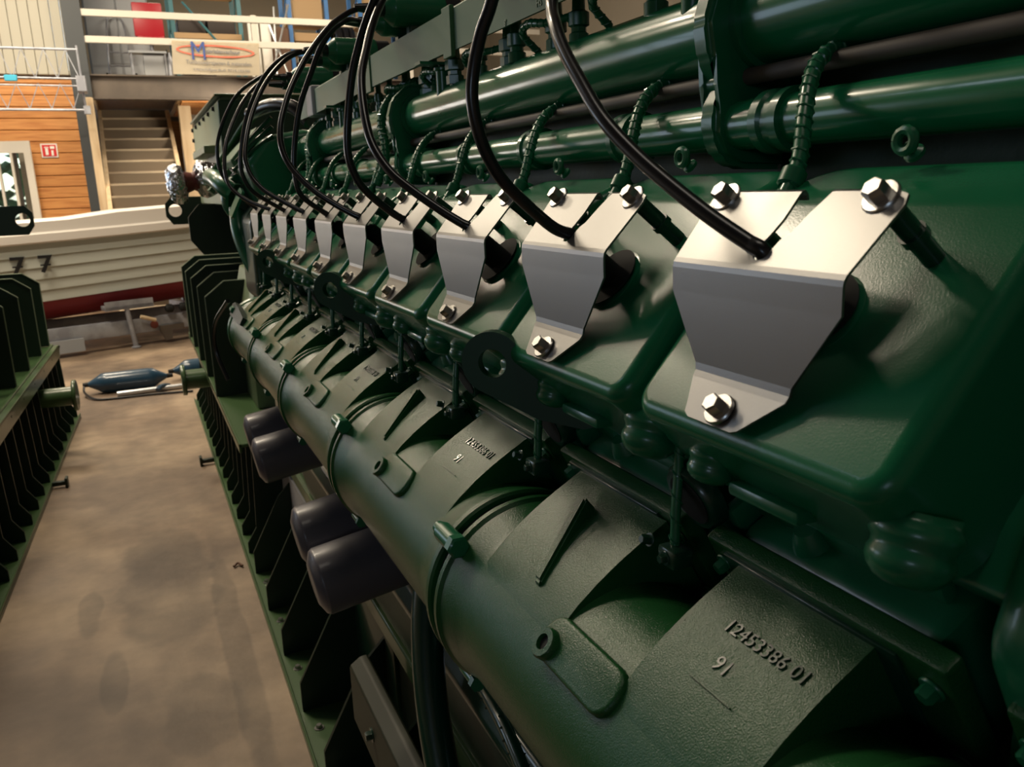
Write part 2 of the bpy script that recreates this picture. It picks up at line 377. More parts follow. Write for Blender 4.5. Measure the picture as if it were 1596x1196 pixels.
# window and glazed door
b = nb()
for x in (-2.95, -2.27, -1.55): box(b, x, x + .08, 15.02, 15.12, 0.9, 2.5)
box(b, -2.95, -1.45, 15.02, 15.12, 2.42, 2.52); box(b, -2.95, -1.45, 15.02, 15.12, .86, .94)
w1 = struct('window_1', b, 'beam')
for x0, x1 in ((-2.87, -2.27), (-2.19, -1.55)):
    b = nb(); box(b, x0, x1, 15.06, 15.075, .94, 2.42); struct('pane', b, 'glass', w1)
b = nb(); box(b, -2.95, -1.45, 15.05, 15.2, 0, .86); struct('trim_3', b, 'wood')
# open glazed door leaf standing out from the wall
b = nb()
def DF(p):   # door leaf local: a along leaf, t thickness, z
    a, t, z = p; d = Vector((.97, -.24, 0)).normalized(); n = Vector((d.y, -d.x, 0))
    return Vector((-1.98, 15.0, 0)) + d * a + n * t + Vector((0, 0, z))
for a0, a1 in ((0, .1), (.66, .76)): box(b, a0, a1, 0, .04, .05, 2.55, F=DF)
for z0, z1 in ((.05, .75), (2.38, 2.55)): box(b, .1, .66, 0, .04, z0, z1, F=DF)
for a in (.27, .46): box(b, a, a + .035, 0, .04, .75, 2.38, F=DF)
d1 = struct('door_1', b, 'white')
for a0, a1 in ((.1, .27), (.305, .46), (.495, .66)):
    b = nb(); box(b, a0, a1, .015, .022, .75, 2.38, F=DF); struct('pane', b, 'glass', d1)
b = nb(); lathe(b, DF((.70, .04, 1.1)), DF((.7, 1, 1.1)) - DF((.7, 0, 1.1)), [(0, .02), (.04, .02), (.05, .028), (.06, .02)], 10); obj('handle', b, 'bolt', d1)
# yard outside
b = nb(); box(b, -9, 4, 15.3, 40, -.15, -.1); 
b.free()
b = nb(); box(b, -14, -.6, 21.5, 60, -.12, -.02); struct('ground', b, 'snow')
# (behind the gable wall the house is open to the yard)
b = nb(); box(b, -14, -.6, 15.25, 21.5, -.12, -.02); struct('ground', b, 'snow')
t = thing('hedge', 'leafy green hedge outside the window beside the open white door', 'hedge', (-4, 24, 0))
b = nb()
for i in range(420):
    p = Vector((random.uniform(-9, -1.5), random.uniform(23.5, 25), random.uniform(.2, 2.9))); d = Vector((random.gauss(0, 1), random.gauss(0, 1), random.gauss(0, 1))).normalized(); _, a, c = frame(d); s = random.uniform(.15, .3)
    vs = [b.verts.new(p + a * s), b.verts.new(p + c * s * .6), b.verts.new(p - a * s), b.verts.new(p - c * s * .6)]; b.faces.new(vs)
tag(obj('foliage', b, 'grass', t, smooth=0), kind='stuff')
b = nb()
for i in range(6): lathe(b, (-8.4 + i * 1.3, 24.2, 0), (0, 0, 1), [(0, .06), (1.5, .04), (2.6, .02)], 8)
obj('stem', b, 'goods', t)

# ------------------------------------------------------------------ staircase
st = thing('staircase', 'open wooden staircase rising behind the boat up to the mezzanine', 'staircase', (.28, 12.8, 0))
def stY(z): return 14.7 + (z - 1.75) * (2.3 / 1.57)     # nosing line
for i in range(17):
    z = .18 + i * .19
    if z > 3.15: break
    b = nb(); y = stY(z); box(b, -.24, .80, y, y + .27, z - .04, z, .006, 1); obj('tread', b, 'tread', st)
for i in range(17):
    z = .18 + i * .19
    if z > 3.1: break
    b = nb(); y = stY(z); box(b, -.24, .80, y + .245, y + .26, z, z + .15); obj('riser', b, 'riser', st)
for x0 in (-.30, .80):
    b = nb(); F = lambda p: Vector(p)
    prism(b, [(0, 0)], 0, 0) if 0 else None
    y0, y1 = stY(0.0), stY(3.15)
    A = [(y0 - .05, 0), (y0 + .32, 0), (y1 + .32, 3.17), (y1 - .05, 3.17)]
    vs0 = [b.verts.new((x0, y, z)) for y, z in A]; vs1 = [b.verts.new((x0 + .06, y, z)) for y, z in A]
    b.faces.new(vs0); b.faces.new(vs1[::-1]); quad_strip(b, vs0, vs1)
    obj('stringer', b, 'pale_wood', st)
# balusters and hand rail in front of the left stringer, as the photo's pale uprights
b = nb(); box(b, -.42, -.30, 14.7, 14.82, 0, 3.17, .01, 1); struct('trim_4', b, 'pale_wood')
b = nb(); box(b, .97, 1.17, 15.9, 16.1, 0, 3.2, .01, 1); struct('trim_5', b, 'pale_wood')
b = nb(); box(b, 1.2, 9, 17.5, 17.6, 0, 3.2); struct('wall_under_mezzanine', b, 'plaster')
b = nb(); box(b, -.3, 1.2, 19.5, 19.6, 0, 3.2); struct('wall_behind_stair', b, 'wood')

# ------------------------------------------------------------------ mezzanine railing
rl = thing('railing', 'white painted mezzanine railing with banner tied to it', 'railing', (0, 15, 3.53))
for x in (-.36, 2.22, 4.85):
    b = nb(); box(b, x - .045, x + .045, 14.9, 14.99, 3.53, 4.48, .006, 1); obj('post', b, 'white', rl)
for z in (4.36, 3.98):
    b = nb(); box(b, -.36, 7.4, 14.88, 14.93, z, z + .10, .006, 1); obj('rail', b, 'white', rl)
bn = thing('banner', 'cream advertising banner with blue M and red ellipse on the railing', 'banner', (1.6, 14.85, 3.54))
b = nb(); K = 14; rows = []
for j in range(5):
    rows.append([b.verts.new((.93 + .02 * (4 - j) * .4 * -1 + 1.33 * i / K, 14.855 + .008 * math.sin(i * 1.3 + j), 3.545 + .50 * j / 4)) for i in range(K + 1)])
for A, B in zip(rows, rows[1:]): quad_strip(b, A, B, False)
bmesh.ops.solidify(b, geom=b.faces[:], thickness=.004)
obj('cloth', b, 'banner', bn)
b = nb(); K = 48
o1 = [b.verts.new((1.58 + .60 * math.cos(2 * math.pi * i / K), 14.838, 3.90 - .016 * math.cos(2 * math.pi * i / K) + .095 * math.sin(2 * math.pi * i / K))) for i in range(K)]
o2 = [b.verts.new((1.58 + .560 * math.cos(2 * math.pi * i / K), 14.838, 3.90 - .016 * math.cos(2 * math.pi * i / K) + .068 * math.sin(2 * math.pi * i / K))) for i in range(K)]
quad_strip(b, o1, o2); obj('ellipse', b, 'inkred', bn, smooth=0)
text('M', .40, (1.31, 14.834, 3.885), (1, 0, 0), (0, 0, 1), .001, 'ink', bn, 'initial', False, tw=.8)
text('aterialenverhuur', .085, (1.68, 14.834, 3.895), (1, 0, -.02), (0, 0, 1), .001, 'inkgrey', bn, 'wording', True, tw=.95)
text('Tuinbouwprojecten & materialen', .085, (1.61, 14.834, 3.72), (1, 0, -.02), (0, 0, 1), .001, 'inkgrey', bn, 'wording', tw=.88)
text('a.vanschilfgaarde.nl  0714-103700', .06, (1.64, 14.834, 3.615), (1, 0, -.02), (0, 0, 1), .001, 'inkgrey', bn, 'wording', tw=1.08)

# ------------------------------------------------------------------ things on the mezzanine
Z0 = 3.53
b = nb(); box(b, -.3, .72, 16.6, 17.2, Z0, Z0 + 2.1, .01, 1); t = thing('cabinet', 'tall light grey cabinet behind the red chair on the mezzanine', 'cabinet', (.2, 16.9, Z0)); obj('body', b, 'cab', t)
for x0, x1 in ((-.28, .20), (.22, .70)):
    b = nb(); box(b, x0, x1, 16.57, 16.6, Z0 + .05, Z0 + 2.05, .008, 1); obj('door', b, 'cab', t)
t = thing('hand_truck', 'grey tubular hand truck leaning on the mezzanine cabinet', 'hand truck', (.15, 16.2, Z0))
b = nb(); tube(b, [(-.02, 16.1, Z0 + .1), (.02, 16.3, Z0 + .8), (.06, 16.42, Z0 + 1.08), (.16, 16.44, Z0 + 1.14), (.27, 16.42, Z0 + 1.08), (.31, 16.3, Z0 + .8), (.35, 16.1, Z0 + .1)], .014, 8)
obj('tube_frame', b, 'galv', t)
for z in (.30, .52):
    b = nb(); tube(b, [(.0, 16.15 + z * .2, Z0 + z), (.32, 16.15 + z * .2, Z0 + z)], .012, 8, 1); obj('crossbar', b, 'galv', t)
b = nb(); box(b, -.02, .36, 15.95, 16.12, Z0 + .04, Z0 + .05); obj('toe_plate', b, 'galv', t)
for x in (-.06, .39):
    b = nb(); lathe(b, (x - .02, 16.14, Z0 + .09), (1, 0, 0), [(0, .06), (.01, .09), (.035, .09), (.045, .06)], 16); obj('wheel', b, 'black', t)
t = thing('office_chair', 'bright red chair with low bracket on a grey pedestal on mezzanine', 'chair', (.68, 15.7, Z0))
b = nb(); box(b, .44, .90, 15.85, 15.9, Z0 + .72, Z0 + 1.25, .02, 2); obj('backrest', b, 'seat', t)
b = nb(); box(b, .46, .88, 15.5, 15.88, Z0 + .62, Z0 + .68, .02, 2); obj('seat', b, 'seat', t)
b = nb(); lathe(b, (.67, 15.7, Z0 + .04), (0, 0, 1), [(0, .16), (.03, .16), (.05, .03), (.56, .03), (.58, .08)], 14); obj('pedestal', b, 'galv', t)
t = thing('step_table', 'small light grey work table on the mezzanine edge', 'table', (.55, 15.5, Z0))
b = nb(); box(b, .30, .86, 15.25, 15.5, Z0 + .38, Z0 + .41); obj('tabletop', b, 'cab', t)
for x in (.32, .82):
    for y in (15.27, 15.46): b = nb(); box(b, x, x + .025, y, y + .025, Z0, Z0 + .38); obj('leg', b, 'galv', t)
b = nb(); box(b, .50, .82, 15.3, 15.46, Z0, Z0 + .36, .01, 1); tag(obj('storage_box', b, 'cab'), 'pale grey storage box standing beneath the small mezzanine table', 'box')
t = thing('trolley', 'dark upright trolley with grey bottle left of the banner', 'trolley', (.95, 15.5, Z0))
b = nb(); lathe(b, (.90, 15.3, Z0), (0, 0, 1), [(0, .05), (.3, .05), (.36, .02), (.40, .02)], 12); obj('bottle', b, 'galv', t)
b = nb(); tube(b, [(.97, 15.3, Z0), (.98, 15.35, Z0 + .45), (1.03, 15.4, Z0 + .5)], .012, 6, 3); tube(b, [(.86, 15.3, Z0), (.87, 15.35, Z0 + .45)], .012, 6, 3); obj('frame', b, 'black', t)
b = nb(); box(b, .85, 1.0, 15.3, 15.42, Z0, Z0 + .02); obj('base', b, 'black', t)
def rack(name, label, x0, x1, y0, y1, m, levels, top, cat='shelf rack'):
    t = thing(name, label, cat, ((x0 + x1) / 2, (y0 + y1) / 2, Z0))
    for x in (x0, x1):
        for y in (y0, y1): b = nb(); box(b, x - .035, x + .035, y - .03, y + .03, Z0, Z0 + top); obj('upright', b, m, t)
        b = nb(); tube(b, [(x, y0, Z0 + .2), (x, y1, Z0 + 1.0)], .014, 6, 1); tube(b, [(x, y1, Z0 + 1.0), (x, y0, Z0 + 1.8)], .014, 6, 1); obj('brace', b, m, t)
    for z in levels:
        b = nb(); box(b, x0, x1, y0, y1, Z0 + z - .02, Z0 + z); obj('shelf', b, 'card', t)
        b = nb(); box(b, x0, x1, y0 - .04, y0 - .005, Z0 + z - .09, Z0 + z); obj('rail', b, m if name != 'pallet_rack' else 'card', t)
    return t
rk = rack('pallet_rack', 'teal steel rack with dark goods behind the banner', 1.07, 2.18, 16.2, 17.1, 'teal', (.12, .86, 1.6), 2.3)
b = nb(); tube(b, [(1.25, 16.15, Z0 + 1.35), (1.85, 16.15, Z0 + .62)], .02, 6, 1); obj('diagonal', b, 'teal', rk)
for n_, (x0, x1, z0, z1, mm, lb) in enumerate([(1.15, 1.6, .87, 1.12, 'dark', 'dark crate on middle shelf of teal rack, left one'), (1.64, 2.1, .87, 1.16, 'dark', 'dark crate on middle shelf of teal rack, right one'), (1.16, 1.7, .13, .55, 'dark', 'dark crate on the lowest shelf of teal rack'), (1.12, 1.45, 1.61, 1.9, 'goods', 'brown carton on the top shelf of teal rack')]):
    b = nb(); box(b, x0, x1, 16.25, 16.9, Z0 + z0, Z0 + z1, .02, 2); tag(obj('crate', b, mm), lb, 'crate', 'crates on the teal rack')
for k, (x0, x1, lb) in enumerate([(2.24, 2.42, 'white upright board beside the railing post, narrow one'), (2.45, 2.62, 'white upright board right of its narrow twin')]):
    b = nb(); box(b, x0, x1, 15.75, 15.8, Z0 + .38 - .38, Z0 + 1.05, .01, 1); tag(obj('board_panel', b, 'signwhite'), lb, 'board')
t = thing('pole_rack', 'thin white and pale blue poles leaning by the white boards', 'poles', (2.7, 15.6, Z0))
for a in [((2.5, 15.5, Z0), (2.95, 15.7, Z0 + 1.3)), ((2.62, 15.5, Z0), (2.7, 15.7, Z0 + 1.25)), ((2.85, 15.5, Z0), (2.6, 15.7, Z0 + .95))]:
    b = nb(); tube(b, a, .018, 6, 1); obj('pole', b, 'pole', t)
b = nb(); box(b, 2.68, 3.0, 16.1, 16.5, Z0, Z0 + 1.0, .02, 1); tag(obj('carton', b, 'goods'), 'dark brown carton between white boards and blue rack', 'carton')
rb_ = rack('blue_rack', 'bright blue steel rack of cartons on the mezzanine', 3.05, 3.72, 16.2, 17.0, 'blue', (.10, .62, 1.15), 2.3)
for n_, (x0, x1, z0, z1, mm, lb) in enumerate([(3.14, 3.62, .63, .78, 'card', 'pale carton on middle shelf of blue rack, lower one'), (3.12, 3.60, .80, .95, 'card', 'pale carton on middle shelf of blue rack, upper one'), (3.12, 3.66, 1.16, 1.55, 'card', 'large pale carton on the top shelf of blue rack'), (3.14, 3.5, .11, .45, 'goods', 'brown carton on the lowest shelf of blue rack')]):
    b = nb(); box(b, x0, x1, 16.25, 16.85, Z0 + z0, Z0 + z1, .01, 1); tag(obj('carton', b, mm), lb, 'carton', 'cartons on the blue rack')
for n_, z in enumerate((.78, .92, 1.06)):
    pass
for n_, x in enumerate((3.86, 3.98, 4.10)):
    b = nb(); O = (x, 16.5, Z0 + .28 + .62)
    lathe(b, O, (1, .25, 0), [(0, .16), (0, .24), (.02, .27), (.08, .27), (.10, .24), (.10, .16)], 24, False); tag(obj('tyre', b, 'rubber'), ['black tyre standing right of blue rack, leftmost', 'black tyre standing right of blue rack, middle', 'black tyre standing right of blue rack, rightmost'][n_], 'tyre', 'tyres beside the blue rack')
b = nb(); box(b, 3.80, 4.25, 16.2, 16.9, Z0, Z0 + .62, .01, 1); tag(obj('chest', b, 'dark'), 'dark low chest carrying three tyres on mezzanine', 'chest')
rc_ = rack('blue_rack', 'blue steel rack right of the tyres with open shelves', 4.35, 5.2, 16.2, 17.0, 'blue', (.10, .55, 1.15), 2.3)
b = nb(); box(b, 4.42, 5.1, 16.25, 16.8, Z0 + 1.16, Z0 + 1.6, .01, 1); tag(obj('carton', b, 'card'), 'wide pale carton on top shelf of the right blue rack', 'carton')
b = nb(); box(b, 4.42, 5.1, 16.25, 16.8, Z0 + .56, Z0 + .8, .01, 1); tag(obj('bin', b, 'cab'), 'light grey bin on middle shelf of right blue rack', 'bin')

# ------------------------------------------------------------------ truss hung in front of the gable
t = thing('lattice_girder', 'thin grey lattice girder hanging in front of the wooden wall', 'girder', (-1.5, 14.2, 3.0))
def tz(v): return v * 14.2 / 15
ch = [(tz(2.24), tz(2.24), 14.2, .018), (tz(1.83), tz(1.80), 14.05, .013), (tz(1.76), tz(1.73), 14.35, .013), (tz(1.385), tz(1.36), 14.2, .018)]
xL, xR = -4.5, tz(-.42)
for z0, z1, y, r in ch:
    b = nb(); tube(b, [C(xL, y, z0), C(xR, y, z1)], r, 8, 1); obj('chord', b, 'galv', t)
pts = []
n = 14
for zz, zc, yc in ((tz(2.24), tz(1.80), 14.05), (tz(1.38), tz(1.76), 14.35)):
    for i in range(n):
        xa = xR - .02 - i * .28; 
        p0 = C(xa, yc, zc); p1 = C(xa - .14 * 1, 14.2, zz); p2 = C(xa - .28, yc, zc)
        b = nb(); tube(b, [p0, p1], .006, 6, 1); obj('diagonal', b, 'galv', t); b = nb(); tube(b, [p1, p2], .006, 6, 1); obj('diagonal', b, 'galv', t)
b = nb(); tube(b, [C(xR - .01, 14.2, tz(2.30)), C(xR + .0, 14.2, tz(1.30))], .016, 8, 1); box(b, xR - .07, xR + .05, 14.0, 14.4, H + tz(1.62), H + tz(1.84)); box(b, xR - .03, xR + .06, 14.15, 14.25, H + tz(1.30), H + tz(1.42)); obj('end_fitting', b, 'galv', t)
b = nb(); box(b, -1.36, -1.20, 13.98, 14.02, H + tz(1.745), H + tz(1.835), .01, 1); obj('tag', b, 'tag', t, label='bright cyan tag')
# fire hose sign
t = thing('fire_sign', 'small red and white safety sign on the wooden wall', 'sign', (-1.02, 15.04, H + .76))
b = nb(); box(b, -1.13, -.90, 15.03, 15.045, H + .66, H + .87, .004, 1); obj('panel', b, 'signwhite', t)
b = nb(); box(b, -1.11, -.92, 15.022, 15.03, H + .68, H + .85); obj('red_field', b, 'signred', t)
b = nb(); box(b, -1.07, -1.03, 15.015, 15.022, H + .70, H + .80); box(b, -1.08, -1.02, 15.015, 15.022, H + .805, H + .82); box(b, -.99, -.96, 15.015, 15.022, H + .69, H + .77); box(b, -1.0, -.94, 15.015, 15.022, H + .79, H + .83); obj('pictogram', b, 'signwhite', t)

# ================================================================== boat on its trailer
BA = math.radians(18); bd = Vector((math.cos(BA), math.sin(BA), 0)); bn_ = Vector((-math.sin(BA), math.cos(BA), 0))   # along, away from the viewer
B0 = Vector((-.13, 10.3, H))
def BP(a, w, z): return B0 + bd * a + bn_ * w + Vector((0, 0, z))
bt = thing('boat', 'pale clinker boat with white gunwale and dark red bottom on trailer', 'boat', (-.4, 11.2, .5))
def shear(a): return -.222 + .040 * a + .006 * a * a           # top of the planking
NP = 6
def hullrow(a):
    """outer surface points from the sheer down to the chine"""
    f = 1 - .10 * ((a + 1.2) / 3.2) ** 2 if a < 0.8 else 1 - .10 * (2 / 3.2) ** 2 - .16 * (a - .8) ** 2
    f = max(f, .12); w0 = .9 * (1 - f)
    zt = shear(a) - .055; zb = -1.0 + .045 * a; pts = []
    for i in range(NP):
        za = zt + (zb - zt) * i / NP; zb_ = zt + (zb - zt) * (i + 1) / NP
        w = w0 + .10 * ((i) / NP) ** 1.6; w2 = w0 + .10 * ((i + 1) / NP) ** 1.6
        pts.append((w - .0, za)); pts.append((w2 - .018, zb_))
    return pts, w0, zt, zb
sts = [-4.6, -4, -3.4, -2.8, -2.2, -1.6, -1, -.5, 0, .5, 1, 1.5, 2.0, 2.4]
for i in range(NP):
    b = nb(); rows = []
    for a in sts:
        p, w0, zt, zb = hullrow(a)
        (wa, za), (wb, zb2) = p[2 * i], p[2 * i + 1]
        rows.append([b.verts.new(BP(a, wa, za)), b.verts.new(BP(a, wb, zb2)), b.verts.new(BP(a, wb + .03, zb2 - .004)), b.verts.new(BP(a, wa + .03, za))])
    for A, B in zip(rows, rows[1:]): quad_strip(b, A, B)
    b.faces.new(rows[0]); b.faces.new(rows[-1][::-1]); obj('plank', b, 'hull', bt)
b = nb(); rows = []
for a in sts:
    p, w0, zt, zb = hullrow(a); wl_ = w0 + .10
    rows.append([b.verts.new(BP(a, w, z)) for w, z in ((wl_ - .01, zb + .0), (wl_ + .02, zb - .09), (wl_ + .12, zb - .20), (wl_ + .75, zb - .30), (wl_ + 1.3, zb - .20), (wl_ + 1.45, zb))])
for A, B in zip(rows, rows[1:]): quad_strip(b, A, B)
b.faces.new(rows[0]); b.faces.new(rows[-1][::-1]); obj('bottom', b, 'red', bt, label='dark red painted bottom')
b = nb(); rows = []
for a in sts:
    p, w0, zt, zb = hullrow(a)
    rows.append([b.verts.new(BP(a, w, z)) for w, z in ((w0 + 1.65, zt), (w0 + 1.45, zb), (w0 + 1.43, zb), (w0 + 1.6, zt))])
for A, B in zip(rows, rows[1:]): quad_strip(b, A, B)
b.faces.new(rows[0]); b.faces.new(rows[-1][::-1]); obj('far_side', b, 'hull', bt)
b = nb(); rows = []
for a in sts:
    p, w0, zt, zb = hullrow(a); up = .035 if a > -.05 else 0
    prof = ((-.045, -.115), (-.06, -.10), (-.06, -.02), (-.03, .0), (-.03, .105 + up), (.0, .13 + up), (.30, .13 + up), (.30, .0), (0.0, -.02))
    rows.append([b.verts.new(BP(a, w0 + w, zt + z)) for w, z in prof])
for A, B in zip(rows, rows[1:]): quad_strip(b, A, B)
b.faces.new(rows[0]); b.faces.new(rows[-1][::-1]); obj('gunwale', b, 'gun', bt, label='white moulded gunwale')
for s_, a in (('7', -1.075), ('7', -.815), ('3', -1.335)):
    o = text(s_, .25, BP(a + .02, -.014, -.645), bd, (0, 0, 1), .002, 'blacklet', bt, 'numeral', True, tw=1.15)
for a in (-1.075, -.815):
    b = nb(); F = lambda p: BP(p[0], p[1], p[2]); box(b, a - .03, a + .07, -.018, -.012, -.655, -.638, F=F); obj('numeral', b, 'blacklet', bt)
# trailer
tr = thing('boat_trailer', 'galvanised trailer beams and prop carrying the pale boat', 'trailer', (-.2, 10.3, .1))
F = lambda p: BP(*p)
b = nb(); box(b, -4.5, 3.2, -.02, .06, -1.50, -1.33, F=F, bev=.008); obj('side_beam', b, 'galv', tr)
b = nb(); box(b, -4.5, 3.2, .55, .63, -1.46, -1.30, F=F, bev=.008); obj('side_beam', b, 'galv', tr)
for a in (-1.6, 1.0):
    b = nb(); box(b, a, a + .08, -.02, 1.6, -1.42, -1.34, F=F); obj('cross_beam', b, 'galv', tr)
    for w in (.2, 1.35):
        b = nb(); box(b, a + .1, a + .18, w, w + .07, -1.40, -1.14, F=F); obj('hull_support', b, 'galv', tr)
b = nb(); box(b, -.30, .22, -.10, .06, -1.20, -1.15, F=F, bev=.006); box(b, -.30, .22, -.10, -.085, -1.20, -1.10, F=F); obj('cradle_pad', b, 'galv', tr)
b = nb(); tube(b, [BP(-.07, -.07, -1.17), BP(-.02, -.07, -1.64)], .028, 12, 1); lathe(b, BP(-.02, -.07, -1.645), (0, 0, 1), [(0, .05), (.012, .05), (.02, .03)], 12); obj('prop_leg', b, 'galv', tr)
b = nb(); tube(b, [BP(.06, -.10, -1.30), BP(.22, -.10, -1.36)], .022, 8, 1); obj('crank_handle', b, 'pale_wood', tr)
b = nb(); lathe(b, BP(.22, -.03, -1.42), -bn_, [(0, .045), (.012, .045), (.016, .02)], 14); obj('reflector', b, 'rust', tr)
for a in (.36, .52):
    b = nb(); lathe(b, BP(a, -.06, -1.25), bd, [(0, .03), (.02, .05), (.07, .05), (.09, .03)], 14); obj('keel_roller', b, 'black', tr)
b = nb(); plate(b, BP(.27, -.04, -1.62), bd, (0, 0, 1), [(0, .12), (.06, 0), (.13, .02), (.14, .12), (.28, .12), (.28, .18), (0, .18)], .02); obj('hitch_bracket', b, 'beam', tr)
b = nb(); lathe(b, BP(-3.2, -.15, -1.35), bn_, [(0, .18), (.0, .27), (.04, .30), (.14, .30), (.18, .27), (.18, .1)], 28); obj('wheel', b, 'rubber', tr)
b = nb(); box(b, -1.2, -.55, -.06, -.03, -1.60, -1.46, F=F); obj('light_board', b, 'cab', tr, label='blue-grey light board')
b = nb(); lathe(b, BP(2.2, .1, -1.35), bn_, [(0, .18), (.0, .27), (.04, .30), (.14, .30), (.18, .27), (.18, .1)], 28); obj('wheel', b, 'rubber', tr)

# fenders and boat hook on the floor
def fender(P, d, L, label, r=.088):
    t = thing('boat_fender', label, 'fender', (P[0], P[1], 0), 0, 'navy fenders on the floor')
    b = nb(); prof = [(0, .012), (.03, .02), (.05, .03), (.10, .058), (.14, r * .95), (.18, r), (L - .18, r), (L - .14, r * .95), (L - .10, .058), (L - .05, .03), (L - .03, .02), (L, .012)]
    lathe(b, P, d, prof, 24); obj('body', b, 'navy', t)
    b = nb(); e = Vector(P); lathe(b, e - Vector(d) * .01, d, [(0, .018), (.05, .022)], 10); obj('eyelet', b, 'black', t); b = nb(); e2 = e + Vector(d).normalized() * (L - .03); lathe(b, e2, d, [(0, .022), (.05, .018)], 10); obj('eyelet', b, 'black', t)
    return t
f1 = fender((-.555, 7.93, .090), (1, .01, 0), .70, 'dark blue inflatable boat fender lying clear on the floor')
b = nb(); tube(b, [(-.555, 7.93, .09), (-.55, 7.82, .04), (-.46, 7.65, .012), (-.30, 7.60, .012), (.0, 7.58, .012), (.3, 7.52, .012)], .010, 8); obj('lanyard', b, 'rubber', f1)
fender((.145, 8.12, .090), (1, .15, 0), .66, 'dark blue fender half hidden behind the green lifting stub')
t = thing('boat_hook', 'silver telescopic pole lying in front of the blue fender', 'pole', (0, 7.8, 0))
b = nb(); tube(b, [(-.30, 7.70, .025), (.22, 7.73, .025)], .022, 12, 1); obj('outer_tube', b, 'pole', t)
b = nb(); tube(b, [(.2, 7.73, .025), (.85, 7.76, .025)], .018, 12, 1); obj('inner_tube', b, 'pole', t)
b = nb(); tube(b, [(.02, 7.64, .03), (.06, 7.70, .05), (.12, 7.78, .03)], .02, 8); obj('clamp', b, 'navy', t)

# small scraps on the floor
b = nb(); tube(b, [(.262, 3.70, .008), (.245, 3.73, .012), (.225, 3.71, .008)], .006, 6); tag(obj('screw', b, 'goods'), 'tiny dark screw lying beside the right green frame', 'screw')

# ================================================================== steel base frames
def I_rail(b, F, x0, x1, y0, y1, zt, hgt, lip=.012): pass
def base_frame(kind):
    """right set: world frame.  left set: frame turned by about two degrees, mirrored"""
    if kind == 'R':
        t = thing('base_frame', 'long green steel base frame with ribs below the nearer engine', 'base frame', (.7, 4.5, 0)); F = lambda p: Vector(p)
        xo, xr, s = .285, .30, 1; y_end, yr0, yr1 = 7.15, 3.62, 7.0; ys = [6.75, 6.28, 5.72, 5.16, 4.60]
        xin = .44
    else:
        t = thing('base_frame', 'green steel base frame with ribs at the left edge', 'base frame', (-1.0, 4.5, 0)); A = Matrix.Rotation(-.0395, 3, 'Z')
        F = lambda p: Vector((-.555, 7.05, 0)) + A @ (Vector(p) - Vector((0, 7.05, 0)))
        xo, xr, s = .0, -.06, -1; y_end, yr0, yr1 = 7.12, -.4, 7.0; ys = [6.97, 6.55, 6.0, 5.48, 4.92, 4.36, 3.8]
        xin = -.16
    X = lambda x: (x if kind == 'R' else x)
    def bx(name, x0, x1, y0, y1, z0, z1, m='skid', bev=.003):
        b = nb(); box(b, min(x0, x1), max(x0, x1), y0, y1, z0, z1, bev, 1, F=F); return obj(name, b, m, t, smooth=30)
    ya = -.3
    bx('bottom_flange', xo, xo + s * .26, ya, y_end, 0.0, .018); bx('flange_lip', xo, xo + s * .008, ya, y_end, .018, .034)
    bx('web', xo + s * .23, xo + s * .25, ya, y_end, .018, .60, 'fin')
    # top rail (a channel lying on the ribs)
    bx('top_rail', xr, xr + s * .24, yr0, yr1, .585, .600); bx('rail_lip', xr, xr + s * .012, yr0, yr1, .510 if kind == 'L' else .56, .602)
    if kind == 'L': bx('rail_bead', xr - .0 + s * .035, xr + s * .055, yr0, yr1, .60, .612)
    # bolt holes along the lip
    k = 0; y = yr0 + .25
    while y < yr1:
        b = nb(); lathe(b, F((xr - s * .0005, y, .565)), F((xr - s, y, .565)) - F((xr, y, .565)), [(0, .007), (.0008, .007)], 10); obj('bolt_hole', b, 'black', t); y += .42
    # ribs between the flanges
    y = y_end - .05; n = 0
    while y > .9:
        b = nb(); x_out = xo + s * .02
        if y > yr0: o_ = [(0, 0), (0, .05), (.045, .12), (.06, .50), (.04, .565), (.21, .565), (.21, 0)]
        else: o_ = [(.0, 0), (.0, .10), (.13, .34), (.21, .42), (.21, 0)]
        O = F((x_out, y, .018)); u = F((x_out + s, y, .018)) - O
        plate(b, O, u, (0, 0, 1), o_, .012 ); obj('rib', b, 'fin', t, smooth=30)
        if y < yr0:
            b = nb(); hexbolt(b, F((xo + s * .05, y - .12, .018)), (0, 0, 1), .010, .010, .016, .003); obj('anchor_bolt', b, 'bolt', t)
        y -= (.235 if y > yr0 + .05 else .37); n += 1
    # tall fins above the top rail
    for y in ys:
        b = nb(); fo = .0 if s > 0 else .055; fh = .065 if s > 0 else 0; O = F((xr + s * fo, y, .602)); u = F((xr + s, y, .602)) - F((xr, y, .602))
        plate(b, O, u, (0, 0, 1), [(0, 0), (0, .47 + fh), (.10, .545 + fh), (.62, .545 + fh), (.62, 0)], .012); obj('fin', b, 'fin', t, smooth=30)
        b = nb(); P = lambda a, z: F((xr + s * fo, y - .002, .602)) + Vector(u).normalized() * a + Vector((0, 0, z))
        for a0, z0, a1, z1 in ((-.001, 0, -.001, .471 + fh), (-.001, .471 + fh, .10, .547 + fh), (.10, .547 + fh, .62, .547 + fh)):
            tube(b, [P(a0, z0), P(a1, z1)], .0035, 6, 1)  # thin strips, paler than the fin, along its outline
        obj('fin_edge', b, 'edge', t, label='lighter fin edge')
    return t, F
bfR, FR = base_frame('R')
bfL, FL = base_frame('L')
